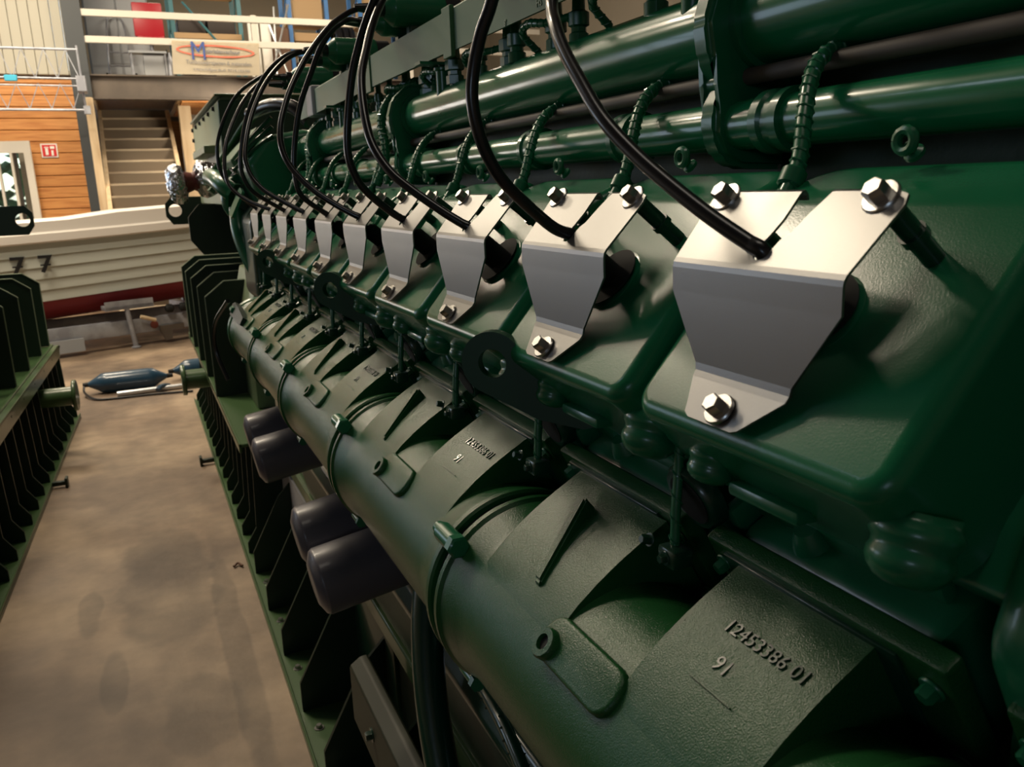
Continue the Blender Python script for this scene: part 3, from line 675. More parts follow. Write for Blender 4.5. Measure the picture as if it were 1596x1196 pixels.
# lifting stubs
def trunnion(t, O, d, L, R0=.075, R1=.10):
    b = nb(); lathe(b, O, d, [(0, R0), (L, R0)], 28); lathe(b, Vector(O) + Vector(d).normalized() * L, d, [(0, R0), (0, R1), (.006, R1 + .003), (.018, R1 + .003), (.024, R1)], 28); obj('lifting_stub', b, 'skid', t)
trunnion(bfR, (.33, 5.5, H - 1.122), (-1, 0, 0), .145, .062, .095)
trunnion(bfL, FL((-.10, 6.05, .40)), FL((1, 6.05, .4)) - FL((0, 6.05, .4)), .20, .062, .10)
for t_, F_, xx, sg in ((bfR, FR, .285, -1), (bfL, FL, 0.0, 1)):
    for y in (5.35,):
        b = nb(); box(b, min(xx, xx + sg * .075), max(xx, xx + sg * .075), y - .015, y + .015, .015, .04, .003, 1, F=F_); box(b, min(xx + sg * .07, xx + sg * .085), max(xx + sg * .07, xx + sg * .085), y - .03, y + .03, .0, .06, .003, 1, F=F_); obj('jacking_lug', b, 'fin', t_)
# fuel tank panel behind the filters with its plate
b = nb(); box(b, .50, .90, 2.0, 4.6, .10, .50, .01, 2); obj('tank', b, 'dgreen', bfR)
b = nb(); box(b, .47, .50, 1.2, 4.6, .50, .55, .004, 1); box(b, .49, .52, 1.2, 4.6, .56, .60, .004, 1); obj('inner_rail', b, 'skid', bfR)
b = nb(); box(b, .488, .498, 3.15, 3.85, .22, .44); obj('nameplate', b, 'label', bfR, label='pale grey maker plate')
b = nb(); box(b, .50, 1.5, -.3, 7.1, .0, .10); obj('floor_plate', b, 'fin', bfR)
b = nb(); box(b, .02 - 1.6, -.40, -.3, 7.0, .02, .60, F=FL); obj('inner_box', b, 'fin', bfL)

# ------------------------------------------------------------------ generator ends (alternators)
OCT = [(-.07, -.10), (-.13, -.04), (-.13, .05), (-.08, .11), (.25, .11), (.25, -.10)]
def generator(F, s, label, name='generator', ext=1):
    t = thing(name, label, 'generator', F((s * 1.2 if ext else s * 1.2, 5.6, .6)))
    xa = .62 if s > 0 else -.60
    b = nb(); cx = xa + s * .62
    O = F((cx, 4.2, .98)); d = F((cx, 6.6, .98)) - O
    lathe(b, O, d, [(0, .40), (.06, .48), (.5, .48), (.55, .52), (1.9, .52), (1.95, .46), (2.2, .40)], 40); obj('housing', b, 'dgreen', t)
    # lifting plates with a round hole
    for (hx, y, hz, sc) in ([(.285, 6.3, -.09, 1.0), (.395, 5.2, -.185, 1.55)] if s > 0 else [(-.055, 6.3, -.11, 1.0)]):
        b = nb(); O = F((hx, y, H + hz)); u = F((hx + s, y, 0)) - F((hx, y, 0))
        ol = [(-.062 * sc, -.04 * sc), (-.062 * sc, .045 * sc), (-.022 * sc, .09 * sc), (.55, .09 * sc), (.55, -.095 * sc), (-.022 * sc, -.095 * sc)]
        if s < 0: ol = [(a, -b_) for a, b_ in ol]; plate(b, O, u, (0, 0, -1), ol, .02, (0.0, 0.0, .043 * sc))
        else: plate(b, O, u, (0, 0, 1), ol, .02, (0.0, 0.0, .043 * sc) if sc == 1 else None)
        obj('lifting_plate', b, 'fin', t, smooth=30)
    return t
gR = generator(lambda p: Vector(p), 1, 'green generator with bolted terminal box beyond the nearer engine')
gL = generator(lambda p: FL(p), -1, 'green generator beside the left base frame, mostly out of frame')
# struts that carry the plates down to the rail
b = nb(); box(b, .72, .82, 6.28, 6.34, .60, 1.66); obj('strut', b, 'dgreen', gR)
b = nb(); box(b, .68, .76, 5.18, 5.24, .60, 1.58); obj('strut', b, 'dgreen', gR)
b = nb(); box(b, -.42, -.30, 6.28, 6.34, .60, 1.66, F=FL); obj('strut', b, 'fin', gL)
b = nb(); lathe(b, FL((-.11, 5.3, 1.27)), FL((-1, 5.3, 1.27)) - FL((0, 5.3, 1.27)), [(0, .05), (.01, .055), (.5, .055)], 20); obj('cable_duct', b, 'olive', gL)
# terminal box
b = nb(); prism(b, [(.46, -1.05), (.46, -.62), (.52, -.38), (.70, -.38), (.70, -1.05)], 4.2, 4.9, .01, 2); obj('end_shield', b, 'olive', gR)
b = nb(); prism(b, [(.45, -.05), (.45, .44), (.475, .475), (1.5, .475), (1.5, -.05)], 4.45, 6.15, .006, 1); tb = obj('terminal_box', b, 'olive', gR)
b = nb(); box(b, .452, 1.5, 4.435, 4.452, H - .05, H + .45, .004, 1); obj('front_panel', b, 'dgreen', tb)
b = nb(); box(b, .44, 1.52, 4.42, 6.17, H + .468, H + .480, .003, 1); obj('lid', b, 'skid', tb)
for y in [4.6 + i * .3 for i in range(6)]:
    b = nb(); hexbolt(b, C(.449, y, .425), (-1, 0, 0), .012, .010, .016, .002); obj('screw', b, 'black', tb)
for z in (.36, .28, .18):
    b = nb(); hexbolt(b, C(.449, 6.1, z), (-1, 0, 0), .012, .010, .016, .002); obj('screw', b, 'black', tb)
b = nb(); box(b, .38, .45, 4.6, 5.4, H + .21, H + .25, .004, 1); obj('cable_ledge', b, 'olive', tb)

# ================================================================== ENGINE
EN = thing('gas_engine', 'huge green painted V engine with aluminium shields, foreground right', 'engine', (.95, 1.6, .3))
def ep(name, bm, m, smooth=40, label=None): return obj(name, bm, m, EN, smooth, wn=bool(smooth), label=label)
fv = Vector((.650, 0, .760)).normalized(); fn = Vector((-.760, 0, .650)).normalized()   # cover face: up the slope, outwards
FO = (.326, -.158)
def FP(y, v, n): return C(FO[0] + fv.x * v + fn.x * n, y, FO[1] + fv.z * v + fn.z * n)
Y3 = 3.02
# --- crankcase, heads, sump
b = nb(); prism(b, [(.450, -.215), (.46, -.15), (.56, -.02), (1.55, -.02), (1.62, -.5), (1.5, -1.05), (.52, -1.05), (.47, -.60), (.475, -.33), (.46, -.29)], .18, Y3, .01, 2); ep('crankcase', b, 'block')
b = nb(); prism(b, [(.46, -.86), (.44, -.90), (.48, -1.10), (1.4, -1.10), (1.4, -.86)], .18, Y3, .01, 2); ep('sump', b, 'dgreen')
# crankcase inspection doors under the manifold
b = nb(); pillow(b, C(.468, .30, -.73), (0, 1, 0), (0, 0, 1), rrect(.19, .17, .03), .014, .006)
dr = ep('inspection_cover', b, 'green')
b = nb()
for i in (-1, 1):
    for j in (-1, 1): hexbolt(b, C(.454, .30 + i * .075, -.73 + j * .065), (-1, 0, 0), .007, .008, .010, .002)
bb = obj('bolt', b, 'green', dr); bb.matrix_parent_inverse = Matrix.Identity(4)
for k in range(1, 11): dup(dr, (0, k * S, 0), EN)

# --- cylinder head covers
b = nb()
def cover_mesh(b, y0, y1):
    yc, w = (y0 + y1) / 2, (y1 - y0) / 2; v0, v1, vc = -.010, .243, .186; rb, rt = .024, .040
    side = []      # right-hand outline from the bottom centre upwards: (half width, v)
    side.append((w * .5, v0))
    for i in range(7): a = math.radians(-90 + 15 * i); side.append((w - rb + rb * math.cos(a), v0 + rb + rb * math.sin(a)))
    side += [(w, .08), (w, .15), (w, vc - .007), (w, vc), (w, vc + .007)]
    for i in range(9): a = math.radians(90 * i / 8); side.append((w - rt + rt * math.cos(a), v1 - rt + rt * math.sin(a)))
    side.append((w * .5, v1))
    n = len(side); nr = []
    for i in range(n):
        a = side[max(i - 1, 0)]; c = side[min(i + 1, n - 1)]; t = Vector((c[0] - a[0], c[1] - a[1]))
        t = t.normalized() if t.length > 1e-6 else Vector((0, 1)); nr.append((t.y, -t.x))
    nr[0] = (0, -1); nr[-1] = (0, 1)
    er = .013; rings = [(-.004, -.088), (0, -.05), (.0015, -er)] + [(.0015 + er * (1 - math.cos(q)), -er + er * math.sin(q)) for q in [math.radians(15 * i) for i in range(1, 7)]]
    V = []
    for ins, nn in rings:
        row = []
        for sg in (1, -1):
            half = []
            for (hw, v), (nx, ny) in zip(side, nr):
                hw2 = hw - nx * ins; v2 = v - ny * ins
                if abs(hw - w * .5) < 1e-9: hw2 = hw
                dn = 0
                if v2 > vc - .007: q = v2 - (vc - .007); dn = -(q * q / .028) if q < .014 else -(.007 + (q - .014)) * .5 * 1.0
                half.append(b.verts.new(FP(yc + sg * hw2, v2, nn + dn)))
            row.append(half)
        V.append(row[0] + row[1][::-1])
    for A, B in zip(V, V[1:]): quad_strip(b, A, B)
    T = V[-1]; m = len(T)
    for i in range(n - 1): b.faces.new((T[i], T[i + 1], T[m - 2 - i], T[m - 1 - i]))
    b.faces.new(V[0][::-1])
cover_mesh(b, .2795, .5185)
cv = ep('cylinder_head_cover', b, 'cover', 75)
b = nb(); # eye bolt on the upper chamfer
O = FP(.415, .232, -.012); lathe(b, O, fn, [(0, .007), (.003, .007), (.005, .004), (.010, .004)], 12)
tube(b, [O + fn * .014 + Vector((0, math.cos(a) * .007, math.sin(a) * .007)) for a in [2 * math.pi * i / 14 for i in range(15)]], .0035, 8, 1)
e_ = obj('eye_bolt', b, 'green', cv); e_.matrix_parent_inverse = Matrix.Identity(4)
# lower gasket flange of the cover
b = nb(); prism(b, [(.348, -.188), (.372, -.212), (.50, -.10), (.47, -.07)], .286, .512, .006, 2); e_ = obj('gasket_flange', b, 'green', cv); e_.matrix_parent_inverse = Matrix.Identity(4)
# spark plug well (dark ring and bore) under the shield
b = nb(); lathe(b, FP(.395, .095, -.004), fn, [(0, .0315), (.0042, .0315), (.0046, .0300)], 32, True); e_ = obj('plug_well', b, 'green', cv); e_.matrix_parent_inverse = Matrix.Identity(4)
b = nb(); lathe(b, FP(.395, .095, .0042), fn, [(0, .0298), (.0005, .0298)], 28); lathe(b, FP(.398, .095, .0), fn, [(0, .014), (.03, .014), (.036, .009)], 14); e_ = obj('plug_boot', b, 'black', cv); e_.matrix_parent_inverse = Matrix.Identity(4)
for k in range(1, 10): dup(cv, (0, k * S, 0), EN)

# --- aluminium shields
def shield(b):
    prof = [(.3785, -.0085), (.377, -.0100), (.3425, -.0525), (.3405, -.0555), (.3398, -.0590), (.3400, -.0750), (.3400, -.1220), (.3395, -.1270), (.3370, -.1310), (.3205, -.1535)]
    V = {}
    def P(i, y): return b.verts.new(C(prof[i][0], y, prof[i][1]))
    # upper plate with the cable slot (drawn as one outline)
    def up(s, y):      # s = distance up from the fold
        a = Vector((.3425, -.0525)); c = Vector((.377, -.0100)); d = (c - a).normalized(); q = a + d * s; return b.verts.new(C(q.x, y, q.y))
    L = (Vector((.377, -.0100)) - Vector((.3425, -.0525))).length
    fl = up(0, .4845); fr = up(0, .3300)
    hy, hs, hr = .4045, .0095, .0062
    hole = [(hy + hr * math.cos(a), hs + hr * math.sin(a)) for a in [math.radians(30 - i * 30) for i in range(0, 8)]]   # y, s from upper left round the bottom
    o = [(.4850, L - .006), (.4830, L)] + [(.4030, L), (.4035, L * .62), (.4065, hs + .012)]
    o2 = [(hy + hr * .95, hs + .003)] + [(hy + hr * math.cos(math.radians(a)), hs + hr * math.sin(math.radians(a))) for a in (0, -35, -70, -105, -140, -175)]
    o3 = [(.3950, hs + .010), (.3900, L * .45), (.3850, L * .72), (.3775, L)]
    o4 = [(.3300, L), (.3235, L - .002), (.3215, L - .009)]
    ring = [fl] + [up(s, y) for y, s in o + o2 + o3 + o4] + [fr]
    b.faces.new(ring)
    rows = [(fl, fr)]
    for i, (yl, yr) in [(3, (.4846, .3300)), (4, (.4846, .3300)), (5, (.4846, .3300)), (6, (.4570, .3650)), (7, (.4562, .3658)), (8, (.4555, .3665))]:
        rows.append((P(i, yl), P(i, yr)))
    for (a, c), (d, e) in zip(rows, rows[1:]): b.faces.new((a, c, e, d))
    # lower tab
    bl, br = rows[-1]; 
    q = [P(9, .3905), P(9, .395)]; tab = [(.6, .4475), (.9, .4440), (1.0, .4385), (1.0, .3955), (.93, .3905)]
    a = Vector((prof[8][0], prof[8][1])); c = Vector((prof[9][0], prof[9][1]))
    tv = [b.verts.new(C(*( (a + (c - a) * s).x, y, (a + (c - a) * s).y))) for s, y in tab]
    for v in q: b.verts.remove(v)
    b.faces.new([bl] + tv + [br])
    # turned-down lip along the rear edge, left and right of the slot
    for ya, yb in ((.4830, .4030), (.3790, .3460)):
        r = [[b.verts.new(C(x, y, z)) for y in (ya, yb)] for x, z in ((.377, -.0100), (.3800, -.0090), (.3825, -.0115), (.3835, -.0150))]
        for A, B in zip(r, r[1:]): b.faces.new((A[0], A[1], B[1], B[0]))
b = nb(); shield(b); bmesh.ops.remove_doubles(b, verts=b.verts[:], dist=1e-5)
sh = ep('aluminium_shield', b, 'alu', 0, label='bare aluminium cable shield')
so = sh.modifiers.new('thick', 'SOLIDIFY'); so.thickness = .0018; so.offset = -1
un = Vector((-.777, 0, .630))
for nm, P, n in (('upper', C(.3752, .4710, -.0140), un), ('upper', C(.3752, .3400, -.0140), un), ('lower', C(.3262, .4120, -.1440), fn)):
    b = nb(); hexbolt(b, P + n * .0005, n); e_ = obj('hex_bolt', b, 'bolt', sh, label='zinc plated hex bolt'); e_.matrix_parent_inverse = Matrix.Identity(4)
for y in (.4710, .3400):
    b = nb(); P = C(.3752, y, -.0140) - un * .003; lathe(b, P, -un, [(0, .0068), (.028, .0068), (.028, .0085), (.034, .0085), (.034, .0068), (.056, .0068)], 14); e_ = obj('spacer', b, 'dgreen', sh, label='green spacer tube'); e_.matrix_parent_inverse = Matrix.Identity(4)
for k in range(1, 10): dup(sh, (0, k * S, 0), EN)

# --- cups and elbows under the covers
b = nb()
O = C(.366, .292, -.178)
lathe(b, O, (-.35, -.1, -1), [(0, .021), (.005, .0215), (.008, .0235), (.0115, .0245), (.015, .0235), (.018, .0215), (.021, .0215), (.024, .0228), (.028, .0230), (.033, .0210), (.038, .0165), (.041, .010), (.042, .0)], 40)
c1 = ep('pushrod_tube', b, 'green', 85)
b = nb(); lathe(b, C(.364, .462, -.186), (-.3, 0, -1), [(0, .0155), (.004, .016), (.0065, .0178), (.009, .0184), (.0115, .0178), (.014, .0162), (.017, .0165), (.020, .0172), (.024, .0160), (.028, .0120), (.030, .006), (.0305, 0)], 32)
c2 = ep('pushrod_tube', b, 'green', 85)
for k in range(1, 10): dup(c1, (0, k * S, 0), EN); dup(c2, (0, k * S, 0), EN)
# --- thin sensor cables hanging between the ports
b = nb(); braided(b, [C(.372, .520, -.195), C(.370, .517, -.225), C(.366, .514, -.255), C(.364, .512, -.285)], .0042, .018)
s1 = ep('sensor_cable', b, 'green')
b = nb(); box(b, .352, .372, .497, .520, H - .300, H - .284, .003, 2); hexbolt(b, C(.352, .508, -.292), (-1, 0, 0), .004, .005, .006, .001); hexbolt(b, C(.352, .530, -.285), (-1, 0, .3), .004, .008, .006, .001); e_ = obj('clip', b, 'dgreen', s1); e_.matrix_parent_inverse = Matrix.Identity(4)
for k in range(1, 10): dup(s1, (0, k * S, 0), EN)
# black bores between the port blocks
b = nb(); lathe(b, C(.392, .515, -.245), (-.8, 0, -.35), [(0, .030), (.010, .030), (.014, .027), (.014, .022)], 28, True); s2 = ep('coolant_port', b, 'dgreen')
b = nb(); lathe(b, C(.392, .515, -.245) + Vector((-.8, 0, -.35)).normalized() * .0142, (-.8, 0, -.35), [(0, .022), (.0006, .022)], 24); e_ = obj('bore', b, 'black', s2); e_.matrix_parent_inverse = Matrix.Identity(4)
for k in range(1, 9): dup(s2, (0, k * S, 0), EN)

# --- intake manifold
MC = (.345, -.432); MR = .0985
pa = Vector((.873, 0, .488)); pn = Vector((-.488, 0, .873))       # along the ducts (inwards), out of their top face
def DP(y, a, n, O=(.380, -.2855)): return C(O[0] + pa.x * a + pn.x * n, y, O[1] + pa.z * a + pn.z * n)
def duct(b, yc, w):
    # flat-topped duct blended into the round body
    prof = [(-.175, -.048), (-.145, -.0226), (-.125, -.0140), (-.100, -.0072), (-.075, -.0029), (-.050, -.0006), (-.030, .0), (.004, .0), (.004, -.11), (-.07, -.18)]
    A = [b.verts.new(DP(yc - w / 2, a, n)) for a, n in prof]; B = [b.verts.new(DP(yc + w / 2, a, n)) for a, n in prof]
    fs = [b.faces.new(A), b.faces.new(B[::-1])]
    for i in range(10): fs.append(b.faces.new((A[i], B[i], B[(i + 1) % 10], A[(i + 1) % 10])))
    bmesh.ops.bevel(b, geom=[e for e in {e for f in fs for e in f.edges} if e.calc_face_angle() > .7], offset=.009, segments=4, affect='EDGES', clamp_overlap=True)
def manifold(b, y0, y1, ducts):
    n = 96; g = .007
    prof = [(y0 + g, .088), (y0 + g, .1065), (y0 + g + .003, .109), (y0 + g + .010, .109), (y0 + g + .014, .1055), (y0 + g + .026, .1045), (y0 + .05, MR + .002), (y0 + .075, MR),
            (y1 - .075, MR), (y1 - .05, MR + .002), (y1 - g - .026, .1045), (y1 - g - .014, .1055), (y1 - g - .010, .109), (y1 - g - .003, .109), (y1 - g, .1065), (y1 - g, .088)]
    lathe(b, C(MC[0], 0, MC[1]), (0, 1, 0), prof, 72, True)
    for yc, w in ducts: duct(b, yc, w)
mdir = lambda deg: Vector((math.cos(math.radians(deg)), 0, math.sin(math.radians(deg))))
b = nb(); manifold(b, .267, .767, [(.3935, .128), (.6270, .150)])
mf = ep('intake_manifold', b, 'cast', 35)
def sub(name, b, m, par=mf, **k):
    o = obj(name, b, m, par, **k); o.matrix_parent_inverse = Matrix.Identity(4); return o
# oval pad with a drilled boss
nd = mdir(136); td = Vector((-nd.z, 0, nd.x))
if td.z < 0: td = -td
O = C(MC[0], .507, MC[1]) + nd * (MR - .006)
b = nb(); ol = [(-.052, -.0165), (.036, -.020), (.048, -.012), (.048, .012), (.036, .020), (-.040, .020), (-.058, .010), (-.060, -.006)]
P0 = O; u_ = Vector((0, 1, 0)); w_ = nd.cross(u_)
ol = [(a, c) for a, c in rrect(.112, .040, .017)]
pillow(b, P0, u_, w_, ol if True else ol, .0115, .004); sub('mounting_pad', b, 'cast')
b = nb(); O2 = C(MC[0], .5475, MC[1]) + mdir(140) * (MR + .001) ; lathe(b, O2, mdir(140), [(0, .0135), (.009, .0135), (.011, .012), (.011, .0068), (.006, .0065)], 28); sub('threaded_boss', b, 'cast')
b = nb(); lathe(b, O2 + mdir(140) * .0068, mdir(140), [(0, .0062), (.0006, .0062)], 20); sub('bore', b, 'black')
# stiffening rib on the second duct
b = nb()
def RB(y, a, n): return DP(y, a, n)
top = [(.006, -.040), (.018, -.040)]
vs = [b.verts.new(RB(*p)) for p in ((.633, -.022, -.002), (.651, -.022, -.002), (.650, -.024, .015), (.635, -.024, .015), (.606, -.112, -.016), (.620, -.112, -.016), (.619, -.108, -.004), (.607, -.108, -.004))]
for q in ((0, 1, 2, 3), (4, 7, 6, 5), (0, 4, 5, 1), (3, 2, 6, 7), (0, 3, 7, 4), (1, 5, 6, 2)): b.faces.new([vs[i] for i in q])
bmesh.ops.bevel(b, geom=b.edges[:], offset=.0025, segments=2, affect='EDGES'); sub('stiffening_rib', b, 'cast')
# cast numbers
up_ = pa
t1 = text('12453386 01', .0150, DP(.383, -.040, .0003), (0, -1, 0), up_, .0008, 'dgreen', EN, 'cast_number'); 
t2 = text('91', .0165, DP(.399, -.066, -.0019), (0, -1, 0), up_, .0008, 'dgreen', EN, 'cast_number')
b = nb(); 
for a0, a1, y0, y1 in ((-.0845, -.0835, .372, .415),): box(b, 0, 1, 0, 1, 0, 1, F=lambda p: DP(y0 + (y1 - y0) * p[1], a0 + (a1 - a0) * p[0], -.0065 + .004 * p[2]))
t3 = ep('cast_mark', b, 'cast')
for k in range(1, 5):
    for t_ in (t1, t2, t3): dup(t_, (0, 2 * k * S, 0), EN)
for k in range(1, 5): dup(mf, (0, 2 * k * S, 0), EN)
# short manifold end towards the viewer
b = nb(); lathe(b, C(MC[0], 0, MC[1]), (0, 1, 0), [(-.02, .09), (-.02, MR), (.18, MR), (.22, .1045), (.246, .1055), (.250, .109), (.257, .109), (.260, .1065), (.260, .088)], 72); duct(b, .1435, .128); ep('intake_manifold', b, 'cast', 35)
# clamps over the joints
b = nb(); lathe(b, C(MC[0], .767 - .0065, MC[1]), (0, 1, 0), [(0, .1015), (.013, .1015)], 64, True); cl = ep('joint_seal', b, 'black')
b = nb(); P = C(MC[0], .767, MC[1]) + mdir(138) * .114
tube(b, [P + Vector((0, -.020, 0)) + mdir(138) * -.002, P + Vector((0, .017, 0))], .0110, 14, 1); tube(b, [P + Vector((0, .012, 0)), P + Vector((0, .030, 0))], .0075, 12, 1)
lathe(b, P + Vector((0, -.020, 0)), (0, -1, 0), [(0, .0125), (.010, .0125), (.012, .010)], 6)
sub('clamp_bolt', b, 'green', cl)
b = nb(); P = C(MC[0], .767, MC[1]) + mdir(232) * .112; tube(b, [P + Vector((0, -.016, 0)), P + Vector((0, .016, 0))], .007, 12, 1); lathe(b, P + Vector((0, -.016, 0)), (0, -1, 0), [(0, .009), (.008, .009)], 6); sub('clamp_bolt', b, 'green', cl)
for k in (-1, 1, 2, 3, 4): dup(cl, (0, 2 * k * S, 0), EN)
# far end cap of the manifold with its dark bracket
b = nb(); lathe(b, C(MC[0], 2.767, MC[1]), (0, 1, 0), [(.008, .088), (.008, .1065), (.02, .109), (.03, .100), (.12, .085), (.15, .05), (.155, 0)], 48); ep('manifold_end_cap', b, 'green')
b = nb(); tube(b, [C(.25, 2.80, -.33), C(.215, 2.95, -.42), C(.21, 3.0, -.52), C(.235, 2.95, -.62)], .008, 8); ep('drain_hose', b, 'rubber')
b = nb(); plate(b, C(.255, 2.52, -.36), (0, 1, 0), mdir(60), [(0, -.012), (.26, -.012), (.30, .02), (.26, .03), (0, .012)], .02); ep('end_bracket', b, 'fin')

# --- port flanges and port blocks
def slab(b, yc, w, a0, a1, n0, n1, bev=.003, rc=None):
    F = lambda p: DP(p[1], p[0], p[2]); box(b, a0, a1, yc - w / 2, yc + w / 2, n0, n1, bev, 2, F=F)
b = nb(); slab(b, .3865, .216, .0055, .0225, -.115, .0115, .0035); fl = ep('port_flange', b, 'cast')
b = nb(); slab(b, .3935, .160, .0030, .0060, -.105, .004, .0008); sub('gasket', b, 'dgreen', fl)
b = nb()
b.free()
for y in (.3865 - .093, .3865 + .095):
    for n in (-.012, -.085): b = nb(); hexbolt(b, DP(y, .005, n), -pa, .0060, .0075, .0085, .0018); sub('bolt', b, 'green', fl)
b = nb(); slab(b, .387, .184, .022, .115, -.11, .0075, .012); ep('port_block', b, 'green'); pb = bpy.data.objects[-1] if 0 else None
pb = [o for o in EN.children if o.name.startswith('port_block')][0]
# cast lugs on the port block
for y, a, h_ in ((.418, .045, .016), (.335, .075, .012)):
    b = nb(); lathe(b, DP(y, a, .006), pn, [(0, .015), (h_ * .6, .012), (h_, .009)], 14); sub('cast_lug', b, 'green', pb)
b = nb(); F = lambda p: DP(.490 + p[1], p[0], p[2]); box(b, .030, .070, -.006, .006, -.01, .020, .003, 2, F=F); sub('cast_fin', b, 'green', pb)
b = nb(); F = lambda p: DP(p[1], p[0], p[2]); box(b, .048, .060, .310, .480, .004, .030, .003, 2, F=F); sub('web', b, 'green', pb)
b = nb(); box(b, .356, .410, .372, .440, H - .216, H - .206, .003, 2); sub('drip_tab', b, 'green', pb)
for k in range(-1, 10):
    if k == 0: continue
    dup(fl, (0, k * S, 0), EN); dup(pb, (0, k * S, 0), EN)
# head side wall between covers and ports
b = nb(); prism(b, [(.394, -.224), (.41, -.19), (.55, -.03), (.60, -.10), (.50, -.28), (.455, -.262)], .20, Y3 - .05, .006, 2); ep('cylinder_head', b, 'green')

# --- lifting eyes
b = nb(); O = C(.320, .762, -.173)
ol = [( .034 * math.cos(t), .034 * math.sin(t)) for t in [math.radians(a) for a in range(20, 300, 14)]] + [(.035, -.050), (.075, -.058), (.125, -.050), (.140, -.030), (.125, -.008), (.080, -.012), (.050, .002)]
u_ = Vector((.80, -.62, -.10)).normalized(); v_ = Vector((0.06, -0.02, 1)).normalized()
ol2 = [(.032 * math.cos(t), .032 * math.sin(t)) for t in [math.radians(a) for a in range(40, 262, 12)]] + [(.018, -.040), (.05, -.052), (.095, -.056), (.125, -.046), (.115, -.020), (.07, -.018), (.038, .002)]
plate(b, O, u_, v_, ol2, .016, (0, 0, .0145))
bmesh.ops.bevel(b, geom=[e for e in b.edges if len(e.link_faces) == 2 and e.calc_face_angle() > 1.2], offset=.002, segments=2, affect='EDGES')
le = ep('lifting_eye', b, 'eye', 30)
for k in (1, 2): dup(le, (0, 3 * k * S, 0), EN)

# --- water pipes above the covers
def pipe(b, x, z, r, y0, y1, collars=(), cw=.010, cr=1.10, n=40):
    prof = [(y0, r)]
    for c in sorted(collars): prof += [(c - cw, r), (c - cw, r * cr), (c - .001, r * cr), (c - .001, r * .97), (c + .001, r * .97), (c + .001, r * cr), (c + cw, r * cr), (c + cw, r)]
    prof.append((y1, r)); lathe(b, C(x, 0, z), (0, 1, 0), prof, n)
b = nb(); pipe(b, .572, .143, .0415, -.1, 2.85, ())
up = ep('coolant_pipe', b, 'pipe', 50, label='thick upper coolant pipe')
b = nb(); pipe(b, .545, .048, .0230, .34, 2.95, ())
lp = ep('coolant_pipe', b, 'pipe', 50, label='thinner lower coolant pipe')
b = nb(); tube(b, [C(.572, 2.84, .143), C(.572, 2.90, .140), C(.560, 2.96, .120), C(.53, 3.02, .085), C(.50, 3.10, .05)], .0415, 28); ep('pipe_elbow', b, 'green')
b = nb(); lathe(b, C(.56, .365, .050), (0, -1, 0), [(0, .023), (.006, .030), (.02, .045), (.04, .052), (.3, .052)], 32); ep('pipe_manifold', b, 'dgreen')
# collars on the lower pipe at every cylinder
b = nb(); lathe(b, C(.545, .590, .048), (0, 1, 0), [(0, .0232), (0, .0285), (.010, .0285), (.013, .0255), (.022, .0255), (.025, .0285), (.035, .0285), (.035, .0232)], 32); c1 = ep('pipe_collar', b, 'green')
for k in range(1, 9): dup(c1, (0, k * S, 0), EN)
# S-shaped pipe saddles
def saddle(b):
    pr = [( .620, .100), (.560, .094), (.530, .104), (.518, .135), (.524, .168), (.548, .196), (.600, .200)]
    out = [(.612, .208), (.545, .206), (.512, .178), (.500, .140), (.506, .108), (.520, .086), (.512, .062), (.512, .040), (.524, .018), (.545, .008), (.60, .006), (.60, .09)]
    A = [b.verts.new(C(x, .664, z)) for x, z in out]; B = [b.verts.new(C(x, .692, z)) for x, z in out]
    b.faces.new(A); b.faces.new(B[::-1]); quad_strip(b, A, B)
    bmesh.ops.bevel(b, geom=b.edges[:], offset=.006, segments=3, affect='EDGES')
b = nb(); saddle(b); sd = ep('pipe_saddle', b, 'green', 50)
b = nb(); lathe(b, C(.572, .655, .143), (0, 1, 0), [(0, .042), (0, .048), (.046, .048), (.046, .042)], 36); sub('clamp_ring', b, 'green', sd)
for k in (4.15, 7.6): dup(sd, (0, k * S, 0), EN)
# spiral wrapped sensor hoses down between the covers
b = nb(); braided(b, [C(.560, .56, .105), C(.532, .555, .092), C(.508, .540, .070), C(.490, .525, .040), C(.474, .512, .008), C(.452, .506, -.022), C(.425, .502, -.055)], .0062, .010); hs = ep('wrapped_hose', b, 'green')
b = nb(); lathe(b, C(.472, .512, .004), Vector((-.5, -.1, -.8)), [(0, .008), (.002, .010), (.014, .010), (.016, .008)], 14); sub('sleeve', b, 'green', hs)
for k in range(1, 10): dup(hs, (0, k * S, 0), EN)
# floor of the valley and the charge air housing on the far side
b = nb(); prism(b, [(.60, -.02), (.60, .10), (.70, .22), (1.2, .22), (1.2, -.02)], .2, Y3, .01, 2); ep('charge_air_housing', b, 'block')
b = nb(); tube(b, [C(.55, .2, .092), C(.55, 2.7, .092)], .008, 10, 1); ep('fuel_line', b, 'beam')

# --- cable tray beam
tr_parts = [(.30, 1.39), (1.39, 1.91), (1.91, 2.76)]
for i, (y0, y1) in enumerate(tr_parts):
    b = nb(); dz = .003 * (i % 2)
    prism(b, [(.525 - dz, .222), (.525 - dz, .286), (.531, .291), (.62, .291), (.62, .286), (.534, .284), (.534, .224)], y0, y1 - .002, 0); ep('cable_tray', b, 'lgreen', 30)
b = nb(); box(b, .519, .527, 1.375, 1.415, H + .212, H + .292, .001, 1); ep('tray_joint', b, 'lgreen')
b = nb(); box(b, .519, .527, 1.890, 1.93, H + .212, H + .292, .001, 1); ep('tray_joint', b, 'lgreen')
text('HS', .014, C(.5245, 1.055, .232), (0, -1, 0), (0, 0, 1), .0006, 'edge', EN, 'stamped_mark')
text("8'", .012, C(.5245, 1.165, .226), (0, -1, 0), (0, 0, 1), .0006, 'edge', EN, 'stamped_mark')
